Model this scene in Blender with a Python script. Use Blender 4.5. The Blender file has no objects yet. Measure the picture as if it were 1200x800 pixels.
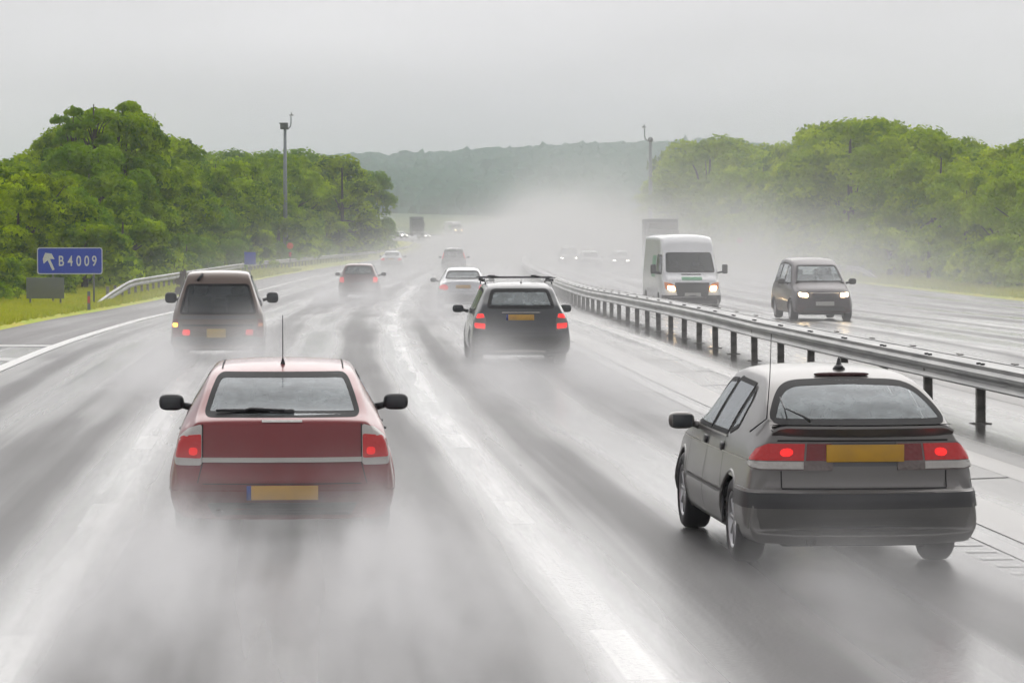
import bpy, bmesh, math, random
import numpy as np
from mathutils import Vector, Matrix
from mathutils.bvhtree import BVHTree
R = math.radians
random.seed(7)
C = bpy.context.scene.collection
scn = bpy.context.scene

# ------------------------------------------------------------------ camera, sky, sun, exposure
F, EYE, HOR = 3650.0, 2.5, 264.0          # focal length in 1200-px units, eye height, horizon row
cd = bpy.data.cameras.new('camera'); cam = bpy.data.objects.new('camera', cd); C.objects.link(cam)
cd.sensor_width = 36.0; cd.lens = F / 1200 * 36
cd.clip_start = 0.2; cd.clip_end = 9000
cam.location = (0, 0, EYE)
cam.rotation_euler = (R(90) - math.atan((400 - HOR) / F), 0, 0)
scn.camera = cam

SUN_EL, SUN_AZ = R(44), R(12)            # thin overcast: high, very soft sun ahead, lighting the spray from behind
world = bpy.data.worlds.new('World'); scn.world = world; world.use_nodes = True
wt = world.node_tree; wt.nodes.clear()
wo = wt.nodes.new('ShaderNodeOutputWorld'); wb = wt.nodes.new('ShaderNodeBackground')
sky = wt.nodes.new('ShaderNodeTexSky'); sky.sky_type = 'NISHITA'; sky.sun_disc = False
sky.sun_elevation = SUN_EL; sky.sun_rotation = SUN_AZ; sky.air_density = 1.0; sky.dust_density = 4.0
hs = wt.nodes.new('ShaderNodeHueSaturation'); hs.inputs['Saturation'].default_value = 0.05
tc = wt.nodes.new('ShaderNodeTexCoord'); mp = wt.nodes.new('ShaderNodeMapping'); mp.inputs['Scale'].default_value = (1.2, 1.2, 5)
nz = wt.nodes.new('ShaderNodeTexNoise'); nz.inputs['Scale'].default_value = 3.0; nz.inputs['Detail'].default_value = 3
cr = wt.nodes.new('ShaderNodeMapRange'); cr.inputs['To Min'].default_value = 0.80; cr.inputs['To Max'].default_value = 1.12
cr.inputs['From Min'].default_value = 0.3; cr.inputs['From Max'].default_value = 0.7
flat = wt.nodes.new('ShaderNodeMix'); flat.data_type = 'RGBA'; flat.inputs[0].default_value = 0.75
flat.inputs[7].default_value = (8.65, 8.4, 8.75, 1)     # even cloud deck over the clear-sky gradient
mul = wt.nodes.new('ShaderNodeMix'); mul.data_type = 'RGBA'; mul.blend_type = 'MULTIPLY'; mul.inputs[0].default_value = 1.0
wt.links.new(tc.outputs['Generated'], mp.inputs[0]); wt.links.new(mp.outputs[0], nz.inputs['Vector'])
wt.links.new(nz.outputs[0], cr.inputs[0])
wt.links.new(sky.outputs[0], hs.inputs['Color']); wt.links.new(hs.outputs[0], flat.inputs[6])
wt.links.new(flat.outputs[2], mul.inputs[6]); wt.links.new(cr.outputs[0], mul.inputs[7])
sp = wt.nodes.new('ShaderNodeSeparateXYZ'); gr = wt.nodes.new('ShaderNodeMapRange'); gr.interpolation_type = 'SMOOTHSTEP'
gr.inputs['From Min'].default_value = 0.0; gr.inputs['From Max'].default_value = 0.13; gr.inputs['To Min'].default_value = 1.0; gr.inputs['To Max'].default_value = 0.83
gm = wt.nodes.new('ShaderNodeMix'); gm.data_type = 'RGBA'; gm.blend_type = 'MULTIPLY'; gm.inputs[0].default_value = 1.0
wt.links.new(tc.outputs['Generated'], sp.inputs[0]); wt.links.new(sp.outputs[2], gr.inputs[0]); wt.links.new(gr.outputs[0], gm.inputs[7])
wt.links.new(mul.outputs[2], gm.inputs[6]); wt.links.new(gm.outputs[2], wb.inputs['Color']); wb.inputs['Strength'].default_value = 0.08
wt.links.new(wb.outputs[0], wo.inputs['Surface'])
ld = bpy.data.lights.new('sun', 'SUN'); ld.energy = 1.2; ld.angle = R(80); ld.color = (1, .97, .93)
sun = bpy.data.objects.new('sun', ld); C.objects.link(sun)
sun.rotation_euler = Vector((math.sin(SUN_AZ)*math.cos(SUN_EL), math.cos(SUN_AZ)*math.cos(SUN_EL), math.sin(SUN_EL))).to_track_quat('Z', 'Y').to_euler()
scn.view_settings.view_transform = 'Standard'; scn.view_settings.look = 'None'
scn.view_settings.gamma = 1.0; scn.view_settings.use_curve_mapping = False
scn.view_settings.exposure = 0.52
cy = scn.cycles
cy.volume_bounces = 4; cy.max_bounces = 9; cy.diffuse_bounces = 2; cy.glossy_bounces = 3
cy.transparent_max_bounces = 16; cy.transmission_bounces = 3
cy.volume_max_steps = 220; cy.volume_step_rate = 1.0
cy.use_denoising = True; cy.use_adaptive_sampling = True; cy.adaptive_threshold = 0.05
try: cy.denoiser = 'OPENIMAGEDENOISE'
except Exception: pass

# ------------------------------------------------------------------ road layout: profile and plan curve
PZ = [(-200, 0), (60, 0), (85, -.15), (105, -.35), (130, -.5), (220, -.85), (300, -1.1), (400, -1.35), (480, -1.4), (560, -.9), (650, -.2), (750, .5), (900, 1.2), (5000, 1.2)]
PC = [(-30, 4.1), (0, 1.98), (17.7, .7), (26.6, .05), (35.3, -.58), (44.3, -1.2), (57, -1.95), (73, -2.75), (97, -3.75), (132, -4.55),
      (172, -5.2), (223, -5.6), (271, -5.4), (365, -4.6), (440, -4.3), (523, -5.4), (582, -8.6), (621, -14), (650, -21), (690, -36), (740, -62), (800, -100), (860, -142)]
def pchip(xs, ys, q):
    xs = np.asarray(xs, float); ys = np.asarray(ys, float); q = np.asarray(q, float)
    h = np.diff(xs); h[h == 0] = 1e-9; d = np.diff(ys) / h; m = np.zeros_like(ys)
    for i in range(1, len(xs) - 1):
        if d[i-1] * d[i] > 0:
            w1 = 2*h[i] + h[i-1]; w2 = h[i] + 2*h[i-1]; m[i] = (w1 + w2) / (w1/d[i-1] + w2/d[i])
    m[0] = d[0]; m[-1] = d[-1]
    i = np.clip(np.searchsorted(xs, q, side='right') - 1, 0, len(h) - 1)
    t = (q - xs[i]) / h[i]
    return ((1+2*t)*(1-t)**2*ys[i] + t*(1-t)**2*h[i]*m[i] + t*t*(3-2*t)*ys[i+1] + t*t*(t-1)*h[i]*m[i+1])
zx, zy = zip(*PZ); cx_, cy_ = zip(*PC)
_Y = np.arange(-200, 5000, 2.0); _Z = pchip(zx, zy, _Y)
def zg(Y): return float(np.interp(Y, _Y, _Z))
_q = np.arange(-30, 861, 1.0); _X = pchip(cx_, cy_, _q)
_k = np.ones(15) / 15; _Xs = np.convolve(np.pad(_X, 7, mode='edge'), _k, 'valid'); _Xs[:8] = _X[:8]; _Xs[-8:] = _X[-8:]
def cx(Y): return float(np.interp(Y, _q, _Xs))
_dir = np.gradient(_Xs, _q)
def slope(Y): return float(np.interp(Y, _q, _dir))
def at(off, Y, h=0.0):
    """point 'off' metres right of the lane line at road station Y"""
    s = slope(Y); n = math.hypot(1, s)
    x, y = cx(Y) + off / n, Y - off * s / n
    return Vector((x, y, zg(y) + h))
def heading(Y): return -math.atan(slope(Y))    # rotation about z that turns +y onto the road
def px(x, D): return (x - 600) / F * D

# ------------------------------------------------------------------ object helpers
def tag(o, label=None, cat=None, group=None, kind=None):
    if label: o['label'] = label
    if cat: o['category'] = cat
    if group: o['group'] = group
    if kind: o['kind'] = kind
    return o
def empty(name, loc=(0, 0, 0), rz=0):
    o = bpy.data.objects.new(name, None); C.objects.link(o); o.location = loc; o.rotation_euler = (0, 0, rz)
    o.empty_display_size = .2
    return o
def mesh(name, vs, fs, mat=None, parent=None, smooth=True):
    me = bpy.data.meshes.new(name); me.from_pydata([tuple(v) for v in vs], [], fs); me.update()
    if smooth: me.polygons.foreach_set('use_smooth', [True] * len(me.polygons))
    if mat: me.materials.append(mat)
    o = bpy.data.objects.new(name, me); C.objects.link(o)
    if parent: o.parent = parent
    return o
class MB:
    def __init__(s): s.v = []; s.f = []
    def add(s, vs, fs):
        b = len(s.v); s.v += [tuple(v) for v in vs]; s.f += [tuple(b + i for i in f) for f in fs]; return s
    def box(s, c, d, rot=None, bev=0.0):
        bm = bmesh.new(); bmesh.ops.create_cube(bm, size=1)
        for v in bm.verts: v.co = Vector((v.co.x*d[0], v.co.y*d[1], v.co.z*d[2]))
        if bev: bmesh.ops.bevel(bm, geom=bm.edges[:], offset=bev, segments=2, affect='EDGES', profile=.6)
        M = Matrix.Translation(c) @ (rot.to_4x4() if rot else Matrix.Identity(4))
        bm.verts.index_update()
        s.add([M @ v.co for v in bm.verts], [[v.index for v in f.verts] for f in bm.faces]); bm.free(); return s
    def tube(s, pts, r, n=10, cap=True):
        pts = [Vector(p) for p in pts]; rs = r if isinstance(r, (list, tuple)) else [r]*len(pts)
        rings = []; prev = None
        for i, p in enumerate(pts):
            t = (pts[min(i+1, len(pts)-1)] - pts[max(i-1, 0)]).normalized()
            a = prev or (Vector((0, 0, 1)) if abs(t.z) < .9 else Vector((1, 0, 0)))
            u = (a - t * a.dot(t)).normalized(); w = t.cross(u); prev = u
            rings.append([p + (u*math.cos(2*math.pi*k/n) + w*math.sin(2*math.pi*k/n))*rs[i] for k in range(n)])
        vs = [v for q in rings for v in q]; fs = []
        for i in range(len(rings)-1):
            for k in range(n): fs.append((i*n+k, i*n+(k+1) % n, (i+1)*n+(k+1) % n, (i+1)*n+k))
        if cap: fs += [tuple(reversed(range(n))), tuple(range((len(rings)-1)*n, len(rings)*n))]
        return s.add(vs, fs)
    def lathe(s, prof, n=36, axis='x', c=(0, 0, 0)):
        vs = []; fs = []
        for (a, r) in prof:
            for k in range(n):
                t = 2*math.pi*k/n; p = (a, r*math.cos(t), r*math.sin(t)) if axis == 'x' else (r*math.cos(t), r*math.sin(t), a)
                vs.append((p[0]+c[0], p[1]+c[1], p[2]+c[2]))
        for i in range(len(prof)-1):
            for k in range(n): fs.append((i*n+k, i*n+(k+1) % n, (i+1)*n+(k+1) % n, (i+1)*n+k))
        return s.add(vs, fs)
    def ell(s, c, r, nu=16, nv=10, p=1.0):
        vs = []; fs = []
        for j in range(nv+1):
            b = math.pi*(j/nv-.5)
            for i in range(nu):
                a = 2*math.pi*i/nu
                f_ = lambda x: math.copysign(abs(x)**p, x)
                vs.append((c[0]+r[0]*f_(math.cos(b))*f_(math.cos(a)), c[1]+r[1]*f_(math.cos(b))*f_(math.sin(a)), c[2]+r[2]*f_(math.sin(b))))
        for j in range(nv):
            for i in range(nu): fs.append((j*nu+i, j*nu+(i+1) % nu, (j+1)*nu+(i+1) % nu, (j+1)*nu+i))
        return s.add(vs, fs)
    def build(s, name, mat=None, parent=None, smooth=True, auto=False):
        o = mesh(name, s.v, s.f, mat, parent, smooth)
        if auto:
            for e in o.data.edges: pass
            o.data.set_sharp_from_angle(angle=R(35))
        return o

# ------------------------------------------------------------------ materials
def mat(name, col=(.5, .5, .5), rough=.5, metal=0, coat=0, emit=None, es=0, spec=.5):
    m = bpy.data.materials.new(name); m.use_nodes = True
    b = m.node_tree.nodes['Principled BSDF']
    b.inputs['Base Color'].default_value = (*col, 1); b.inputs['Roughness'].default_value = rough
    b.inputs['Metallic'].default_value = metal; b.inputs['Coat Weight'].default_value = coat; b.inputs['Coat Roughness'].default_value = .04
    b.inputs['Specular IOR Level'].default_value = spec
    if emit: b.inputs['Emission Color'].default_value = (*emit, 1); b.inputs['Emission Strength'].default_value = es
    return m
def N(m, t, **kw):
    n = m.node_tree.nodes.new(t)
    for k, v in kw.items():
        if hasattr(n, k): setattr(n, k, v)
        else: n.inputs[k.replace('_', ' ')].default_value = v
    return n
def L(m, a, b): m.node_tree.links.new(a, b)
def noisy(m, sock, c1, c2, scale, detail=4, coord='Object', stretch=(1, 1, 1), lo=.35, hi=.65):
    t = N(m, 'ShaderNodeTexCoord'); p = N(m, 'ShaderNodeMapping'); p.inputs['Scale'].default_value = stretch
    n = N(m, 'ShaderNodeTexNoise'); n.inputs['Scale'].default_value = scale; n.inputs['Detail'].default_value = detail
    r = N(m, 'ShaderNodeMapRange'); r.inputs['From Min'].default_value = lo; r.inputs['From Max'].default_value = hi
    x = N(m, 'ShaderNodeMix', data_type='RGBA')
    x.inputs[6].default_value = (*c1, 1); x.inputs[7].default_value = (*c2, 1)
    L(m, t.outputs[coord], p.inputs[0]); L(m, p.outputs[0], n.inputs['Vector']); L(m, n.outputs[0], r.inputs[0]); L(m, r.outputs[0], x.inputs[0])
    if sock: L(m, x.outputs[2], m.node_tree.nodes['Principled BSDF'].inputs[sock])
    return x, r, n
def bump(m, scale, strength, dist=.01, coord='Object', stretch=(1, 1, 1), detail=3):
    t = N(m, 'ShaderNodeTexCoord'); p = N(m, 'ShaderNodeMapping'); p.inputs['Scale'].default_value = stretch
    n = N(m, 'ShaderNodeTexNoise'); n.inputs['Scale'].default_value = scale; n.inputs['Detail'].default_value = detail
    b = N(m, 'ShaderNodeBump'); b.inputs['Strength'].default_value = strength; b.inputs['Distance'].default_value = dist
    L(m, t.outputs[coord], p.inputs[0]); L(m, p.outputs[0], n.inputs['Vector']); L(m, n.outputs[0], b.inputs['Height'])
    L(m, b.outputs[0], m.node_tree.nodes['Principled BSDF'].inputs['Normal'])
def paint(name, col, metal=.35, rough=.35, dirt=(.16, .14, .12), dirt_top=.75, coat=.8):
    """car paint with road grime thrown up over its lower part (noise edge)"""
    m = mat(name, col, rough, metal, coat)
    nt = m.node_tree; b = nt.nodes['Principled BSDF']
    t = N(m, 'ShaderNodeTexCoord'); s = N(m, 'ShaderNodeSeparateXYZ'); n = N(m, 'ShaderNodeTexNoise'); n.inputs['Scale'].default_value = 5; n.inputs['Detail'].default_value = 5
    a = N(m, 'ShaderNodeMath', operation='MULTIPLY_ADD'); a.inputs[1].default_value = .6; L(m, n.outputs[0], a.inputs[0])
    L(m, t.outputs['Object'], s.inputs[0]); L(m, t.outputs['Object'], n.inputs['Vector']); L(m, s.outputs[2], a.inputs[2])
    r = N(m, 'ShaderNodeMapRange'); r.inputs['From Min'].default_value = dirt_top + .5; r.inputs['From Max'].default_value = .3; r.inputs['To Max'].default_value = .75
    L(m, a.outputs[0], r.inputs[0])
    x = N(m, 'ShaderNodeMix', data_type='RGBA'); x.inputs[6].default_value = (*col, 1); x.inputs[7].default_value = (*dirt, 1)
    L(m, r.outputs[0], x.inputs[0])
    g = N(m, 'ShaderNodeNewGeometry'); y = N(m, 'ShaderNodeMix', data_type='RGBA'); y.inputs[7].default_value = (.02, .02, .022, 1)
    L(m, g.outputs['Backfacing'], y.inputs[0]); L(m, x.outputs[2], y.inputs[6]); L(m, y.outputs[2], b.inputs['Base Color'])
    q = N(m, 'ShaderNodeMapRange'); q.inputs['To Min'].default_value = coat; q.inputs['To Max'].default_value = coat*.35; L(m, r.outputs[0], q.inputs[0]); L(m, q.outputs[0], b.inputs['Coat Weight'])
    vo = N(m, 'ShaderNodeTexNoise'); vo.inputs['Scale'].default_value = 90; vo.inputs['Detail'].default_value = 1
    bp = N(m, 'ShaderNodeBump'); bp.inputs['Strength'].default_value = .12; bp.inputs['Distance'].default_value = .004
    L(m, t.outputs['Object'], vo.inputs['Vector']); L(m, vo.outputs[0], bp.inputs['Height']); L(m, bp.outputs[0], b.inputs['Normal']); L(m, bp.outputs[0], b.inputs['Coat Normal'])
    return m
def glass(name, tint=(.55, .62, .62), film=.25):
    """see-through tinted pane with a pale diffuse film that varies by noise"""
    m = bpy.data.materials.new(name); m.use_nodes = True; nt = m.node_tree; nt.nodes.clear()
    o = N(m, 'ShaderNodeOutputMaterial'); t = N(m, 'ShaderNodeBsdfTransparent'); g = N(m, 'ShaderNodeBsdfGlossy'); fr = N(m, 'ShaderNodeFresnel')
    fr.inputs['IOR'].default_value = 1.42
    t.inputs['Color'].default_value = (*tint, 1); g.inputs['Roughness'].default_value = .05; g.inputs['Color'].default_value = (.95, .97, 1, 1)
    d = N(m, 'ShaderNodeBsdfDiffuse'); d.inputs['Color'].default_value = (.30, .35, .355, 1)
    mx = N(m, 'ShaderNodeMixShader'); m2 = N(m, 'ShaderNodeMixShader')
    c = N(m, 'ShaderNodeTexCoord'); n = N(m, 'ShaderNodeTexNoise'); n.inputs['Scale'].default_value = 7; n.inputs['Detail'].default_value = 6
    r = N(m, 'ShaderNodeMapRange'); r.inputs['From Min'].default_value = .3; r.inputs['From Max'].default_value = .75; r.inputs['To Min'].default_value = film*.5; r.inputs['To Max'].default_value = film*1.5
    L(m, c.outputs['Object'], n.inputs['Vector']); L(m, n.outputs[0], r.inputs[0])
    L(m, r.outputs[0], m2.inputs[0]); L(m, t.outputs[0], m2.inputs[1]); L(m, d.outputs[0], m2.inputs[2])
    bp = N(m, 'ShaderNodeBump'); bp.inputs['Strength'].default_value = .15; bp.inputs['Distance'].default_value = .003
    n2 = N(m, 'ShaderNodeTexNoise'); n2.inputs['Scale'].default_value = 60; L(m, c.outputs['Object'], n2.inputs['Vector']); L(m, n2.outputs[0], bp.inputs['Height']); L(m, bp.outputs[0], g.inputs['Normal'])
    L(m, fr.outputs[0], mx.inputs[0]); L(m, m2.outputs[0], mx.inputs[1]); L(m, g.outputs[0], mx.inputs[2]); L(m, mx.outputs[0], o.inputs[0])
    return m
def lamp(name, col, es, rough=.2):
    """patterned lens: cells of reflector behind coloured plastic"""
    m = mat(name, col, rough, 0, .35, emit=col if es else None, es=es)
    t = N(m, 'ShaderNodeTexCoord'); v = N(m, 'ShaderNodeTexVoronoi'); v.inputs['Scale'].default_value = 30
    b = N(m, 'ShaderNodeBump'); b.inputs['Strength'].default_value = .4; b.inputs['Distance'].default_value = .01
    L(m, t.outputs['Object'], v.inputs['Vector']); L(m, v.outputs['Distance'], b.inputs['Height']); L(m, b.outputs[0], m.node_tree.nodes['Principled BSDF'].inputs['Normal'])
    return m

M = {}
M['rubber'] = mat('rubber', (.018, .018, .019), .55)
M['black'] = mat('black_plastic', (.022, .022, .024), .4)
M['seal'] = mat('window_seal', (.012, .012, .013), .6, spec=.2)
M['gap'] = mat('shut_gap', (.008, .008, .008), .8)
M['trim'] = mat('grey_trim', (.10, .10, .105), .4)
M['inner'] = mat('cabin_cloth', (.022, .022, .025), .95, spec=.2)
M['under'] = mat('underbody', (.012, .012, .012), .9)
M['alloy'] = mat('alloy_wheel', (.45, .45, .46), .3, .8)
M['chrome'] = mat('chrome', (.42, .41, .38), .35, .8)
M['glass'] = glass('window_glass', (.93, .98, .98), .46)
M['glass_dark'] = glass('dark_window_glass', (.50, .58, .58), .10)
M['mirror'] = mat('mirror_glass', (.05, .055, .06), .12)
M['red'] = lamp('red_lens', (.42, .005, .005), .12)
M['red_dim'] = lamp('dull_red_lens', (.17, .006, .006), 0.02)
M['red_lit'] = lamp('lit_red_lens', (1.0, .012, .01), .6)
M['red_glow'] = lamp('glowing_brake_lens', (1.0, .012, .010), .22)
M['smoke'] = lamp('smoked_lens', (.16, .13, .12), 0)
M['clear'] = lamp('clear_lens', (.52, .50, .47), 0)
M['amber'] = lamp('lit_amber_lens', (1.0, .32, .02), 7)
M['amber_off'] = lamp('amber_lens', (.55, .16, .03), .15)
M['head'] = mat('lit_headlamp', (.9, .85, .75), .1, 0, 1, emit=(1, .74, .40), es=26)
M['head_soft'] = mat('dipped_headlamp', (.9, .85, .75), .1, 0, 1, emit=(1, .93, .8), es=14)
M['plate_y'] = mat('yellow_plate', (.60, .33, .03), .4)
noisy(M['plate_y'], 'Base Color', (.60, .33, .03), (.50, .28, .04), 6)
M['plate_w'] = mat('white_plate', (.45, .45, .42), .4)
M['blue'] = mat('blue_band', (.02, .05, .28), .4)
M['steel'] = mat('galvanised_steel', (.36, .37, .37), .38, .55)
noisy(M['steel'], 'Base Color', (.17, .175, .175), (.34, .34, .33), .9, 6, stretch=(3, .6, 3))
M['post'] = mat('barrier_post', (.09, .085, .08), .55, .2)
noisy(M['post'], 'Base Color', (.12, .115, .105), (.26, .25, .23), 7)
M['bolt'] = mat('bolt', (.03, .03, .03), .5, .4)
HAZE, SPRAY = 0.00042, 0.030
# ------------------------------------------------------------------ road, verges, terrain
def stations(a, b):
    out = []; y = a
    while y < b: out.append(y); y += 1.5 if y < 120 else (3 if y < 560 else 2.5)
    out.append(b); return out
def ribbon(name, offs, ya, yb, hf, m, drop=False):
    """strip of road between lateral offsets; offs(Y) -> list of offsets, hf(i) -> height of row i; UV = (offset, chainage) in metres"""
    Ys = stations(ya, yb); vs = []; fs = []; uv = []
    for Y in Ys:
        o = offs(Y) if callable(offs) else offs
        for i, q in enumerate(o):
            p = at(q, Y, hf(i) if callable(hf) else hf); vs.append(p); uv.append((q, Y))
    k = len(o)
    for j in range(len(Ys)-1):
        for i in range(k-1): fs.append((j*k+i, j*k+i+1, (j+1)*k+i+1, (j+1)*k+i))
    ob = mesh(name, vs, fs, m)
    ul = ob.data.uv_layers.new(name='UVMap')
    for lp in ob.data.loops: ul.data[lp.index].uv = uv[lp.vertex_index]
    return ob
def wet(name, c1, c2, rmin, rmax, bmp=.5, streak=True):
    m = mat(name, c1, .3, 0, 0, spec=.6); b = m.node_tree.nodes['Principled BSDF']
    t = N(m, 'ShaderNodeTexCoord')
    def nse(sc, det, st, coord='UV'):
        p = N(m, 'ShaderNodeMapping'); p.inputs['Scale'].default_value = st
        n = N(m, 'ShaderNodeTexNoise'); n.inputs['Scale'].default_value = sc; n.inputs['Detail'].default_value = det
        L(m, t.outputs[coord], p.inputs[0]); L(m, p.outputs[0], n.inputs['Vector']); return n
    lane = nse(1.0, 4, (1.5, .012, 1)); fine = nse(1.0, 5, (3.6, .16, 1)); patch = nse(.35, 3, (1.2, .14, 1)); grit = nse(26, 2, (1, 1, 1), 'Object')
    # wheel tracks: two per 3.65 m lane, polished and drained by tyres
    s = N(m, 'ShaderNodeSeparateXYZ'); L(m, t.outputs['UV'], s.inputs[0])
    a = N(m, 'ShaderNodeMath', operation='MULTIPLY'); a.inputs[1].default_value = 2*math.pi/1.825; L(m, s.outputs[0], a.inputs[0])
    c = N(m, 'ShaderNodeMath', operation='COSINE'); L(m, a.outputs[0], c.inputs[0])
    w = N(m, 'ShaderNodeMath', operation='MULTIPLY_ADD'); w.inputs[1].default_value = -.11 if streak else 0; L(m, c.outputs[0], w.inputs[0])
    s1 = N(m, 'ShaderNodeMath', operation='MULTIPLY_ADD'); s1.inputs[1].default_value = .55; L(m, lane.outputs[0], s1.inputs[0]); 
    s2 = N(m, 'ShaderNodeMath', operation='MULTIPLY_ADD'); s2.inputs[1].default_value = .25; L(m, fine.outputs[0], s2.inputs[0]); L(m, patch.outputs[0], s2.inputs[2])
    s3 = N(m, 'ShaderNodeMath', operation='MULTIPLY'); s3.inputs[1].default_value = .5; L(m, s2.outputs[0], s3.inputs[0]); L(m, s3.outputs[0], s1.inputs[2])
    L(m, s1.outputs[0], w.inputs[2])
    rr = N(m, 'ShaderNodeMapRange'); rr.inputs['From Min'].default_value = .42; rr.inputs['From Max'].default_value = .74
    rr.inputs['To Min'].default_value = rmin; rr.inputs['To Max'].default_value = rmax; L(m, w.outputs[0], rr.inputs[0]); L(m, rr.outputs[0], b.inputs['Roughness'])
    cx_ = N(m, 'ShaderNodeMix', data_type='RGBA'); cx_.inputs[6].default_value = (*c1, 1); cx_.inputs[7].default_value = (*c2, 1)
    r2 = N(m, 'ShaderNodeMapRange'); r2.inputs['From Min'].default_value = .4; r2.inputs['From Max'].default_value = .75; L(m, w.outputs[0], r2.inputs[0]); L(m, r2.outputs[0], cx_.inputs[0])
    if streak:   # worn, re-laid seams under the lane lines
        acc = None
        for u0 in (0.0, -3.6, 12.0, 15.8):
            a1 = N(m, 'ShaderNodeMath', operation='SUBTRACT'); a1.inputs[1].default_value = u0; L(m, s.outputs[0], a1.inputs[0])
            a2 = N(m, 'ShaderNodeMath', operation='ABSOLUTE'); L(m, a1.outputs[0], a2.inputs[0])
            a3 = N(m, 'ShaderNodeMapRange'); a3.inputs['From Min'].default_value = .10; a3.inputs['From Max'].default_value = .30; a3.inputs['To Min'].default_value = 1; a3.inputs['To Max'].default_value = 0; L(m, a2.outputs[0], a3.inputs[0])
            if acc is None: acc = a3.outputs[0]
            else:
                a4 = N(m, 'ShaderNodeMath', operation='MAXIMUM'); L(m, acc, a4.inputs[0]); L(m, a3.outputs[0], a4.inputs[1]); acc = a4.outputs[0]
        a5 = N(m, 'ShaderNodeMath', operation='MULTIPLY'); L(m, acc, a5.inputs[0]); bm5 = N(m, 'ShaderNodeMapRange'); bm5.inputs['From Min'].default_value = .35; bm5.inputs['From Max'].default_value = .6; bm5.inputs['To Min'].default_value = .35; bm5.inputs['To Max'].default_value = .95; L(m, fine.outputs[0], bm5.inputs[0]); L(m, bm5.outputs[0], a5.inputs[1])
        # painted dashes: 2 m marks on a 9 m module along each lane line
        mo = N(m, 'ShaderNodeMath', operation='ADD'); mo.inputs[1].default_value = 28.0+8.9; L(m, s.outputs[1], mo.inputs[0])
        md_ = N(m, 'ShaderNodeMath', operation='MODULO'); md_.inputs[1].default_value = 9.0; L(m, mo.outputs[0], md_.inputs[0])
        lt = N(m, 'ShaderNodeMath', operation='LESS_THAN'); lt.inputs[1].default_value = 2.1; L(m, md_.outputs[0], lt.inputs[0])
        n1 = N(m, 'ShaderNodeMapRange'); n1.inputs['From Min'].default_value = .90; n1.inputs['From Max'].default_value = 1.0; L(m, acc, n1.inputs[0])
        dm = N(m, 'ShaderNodeMath', operation='MULTIPLY'); L(m, lt.outputs[0], dm.inputs[0]); L(m, n1.outputs[0], dm.inputs[1])
        wn = N(m, 'ShaderNodeMapRange'); wn.inputs['From Min'].default_value = .30; wn.inputs['From Max'].default_value = .5; wn.inputs['To Min'].default_value = .05; wn.inputs['To Max'].default_value = .42; L(m, grit.outputs[0], wn.inputs[0])
        d2 = N(m, 'ShaderNodeMath', operation='MULTIPLY'); L(m, dm.outputs[0], d2.inputs[0]); L(m, wn.outputs[0], d2.inputs[1])
        sm = N(m, 'ShaderNodeMix', data_type='RGBA'); sm.inputs[7].default_value = (.50, .50, .49, 1); L(m, a5.outputs[0], sm.inputs[0]); L(m, cx_.outputs[2], sm.inputs[6])
        s9 = N(m, 'ShaderNodeMix', data_type='RGBA'); s9.inputs[7].default_value = (.75, .75, .73, 1); L(m, d2.outputs[0], s9.inputs[0]); L(m, sm.outputs[2], s9.inputs[6]); L(m, s9.outputs[2], b.inputs['Base Color'])
        sv = N(m, 'ShaderNodeMapRange'); sv.inputs['From Min'].default_value = .44; sv.inputs['From Max'].default_value = .66; sv.inputs['To Min'].default_value = 1.0; sv.inputs['To Max'].default_value = .16
        L(m, w.outputs[0], sv.inputs[0]); L(m, sv.outputs[0], b.inputs['Specular IOR Level'])
    else: L(m, cx_.outputs[2], b.inputs['Base Color'])
    bp = N(m, 'ShaderNodeBump'); bp.inputs['Strength'].default_value = bmp; bp.inputs['Distance'].default_value = .006
    ad = N(m, 'ShaderNodeMath', operation='MULTIPLY_ADD'); ad.inputs[1].default_value = 1.5; L(m, fine.outputs[0], ad.inputs[0]); L(m, grit.outputs[0], ad.inputs[2])
    L(m, ad.outputs[0], bp.inputs['Height']); L(m, bp.outputs[0], b.inputs['Normal'])
    return m
M['asphalt'] = wet('wet_asphalt', (.050, .050, .052), (.085, .083, .082), .14, .46)
M['shoulder'] = wet('shoulder_asphalt', (.045, .040, .040), (.07, .062, .06), .38, .6, .6, False)
M['reserve'] = wet('wet_concrete', (.06, .058, .055), (.17, .165, .155), .08, .45, .5, False)
M['channel'] = wet('pale_concrete', (.20, .195, .185), (.36, .35, .33), .22, .45, .3, False)
M['paint'] = wet('road_paint', (.40, .40, .39), (.26, .26, .25), .2, .4, .3, False)
M['line'] = wet('edge_paint', (.72, .72, .69), (.6, .6, .58), .2, .4, .3, False)
M['faint'] = wet('worn_road_paint', (.20, .20, .195), (.34, .34, .33), .2, .4, .3, False)
M['grass'] = mat('grass', (.10, .16, .02), .8)
noisy(M['grass'], 'Base Color', (.40, .50, .02), (.58, .50, .04), .35, 8, lo=.4, hi=.7); bump(M['grass'], 9, .9, .08)
M['field'] = mat('field', (.10, .16, .05), .9); noisy(M['field'], 'Base Color', (.09, .15, .05), (.20, .22, .08), .006, 4)
M['earth'] = mat('tree_floor', (.03, .035, .015), .95); noisy(M['earth'], 'Base Color', (.02, .03, .01), (.06, .07, .02), .3, 5)

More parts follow.
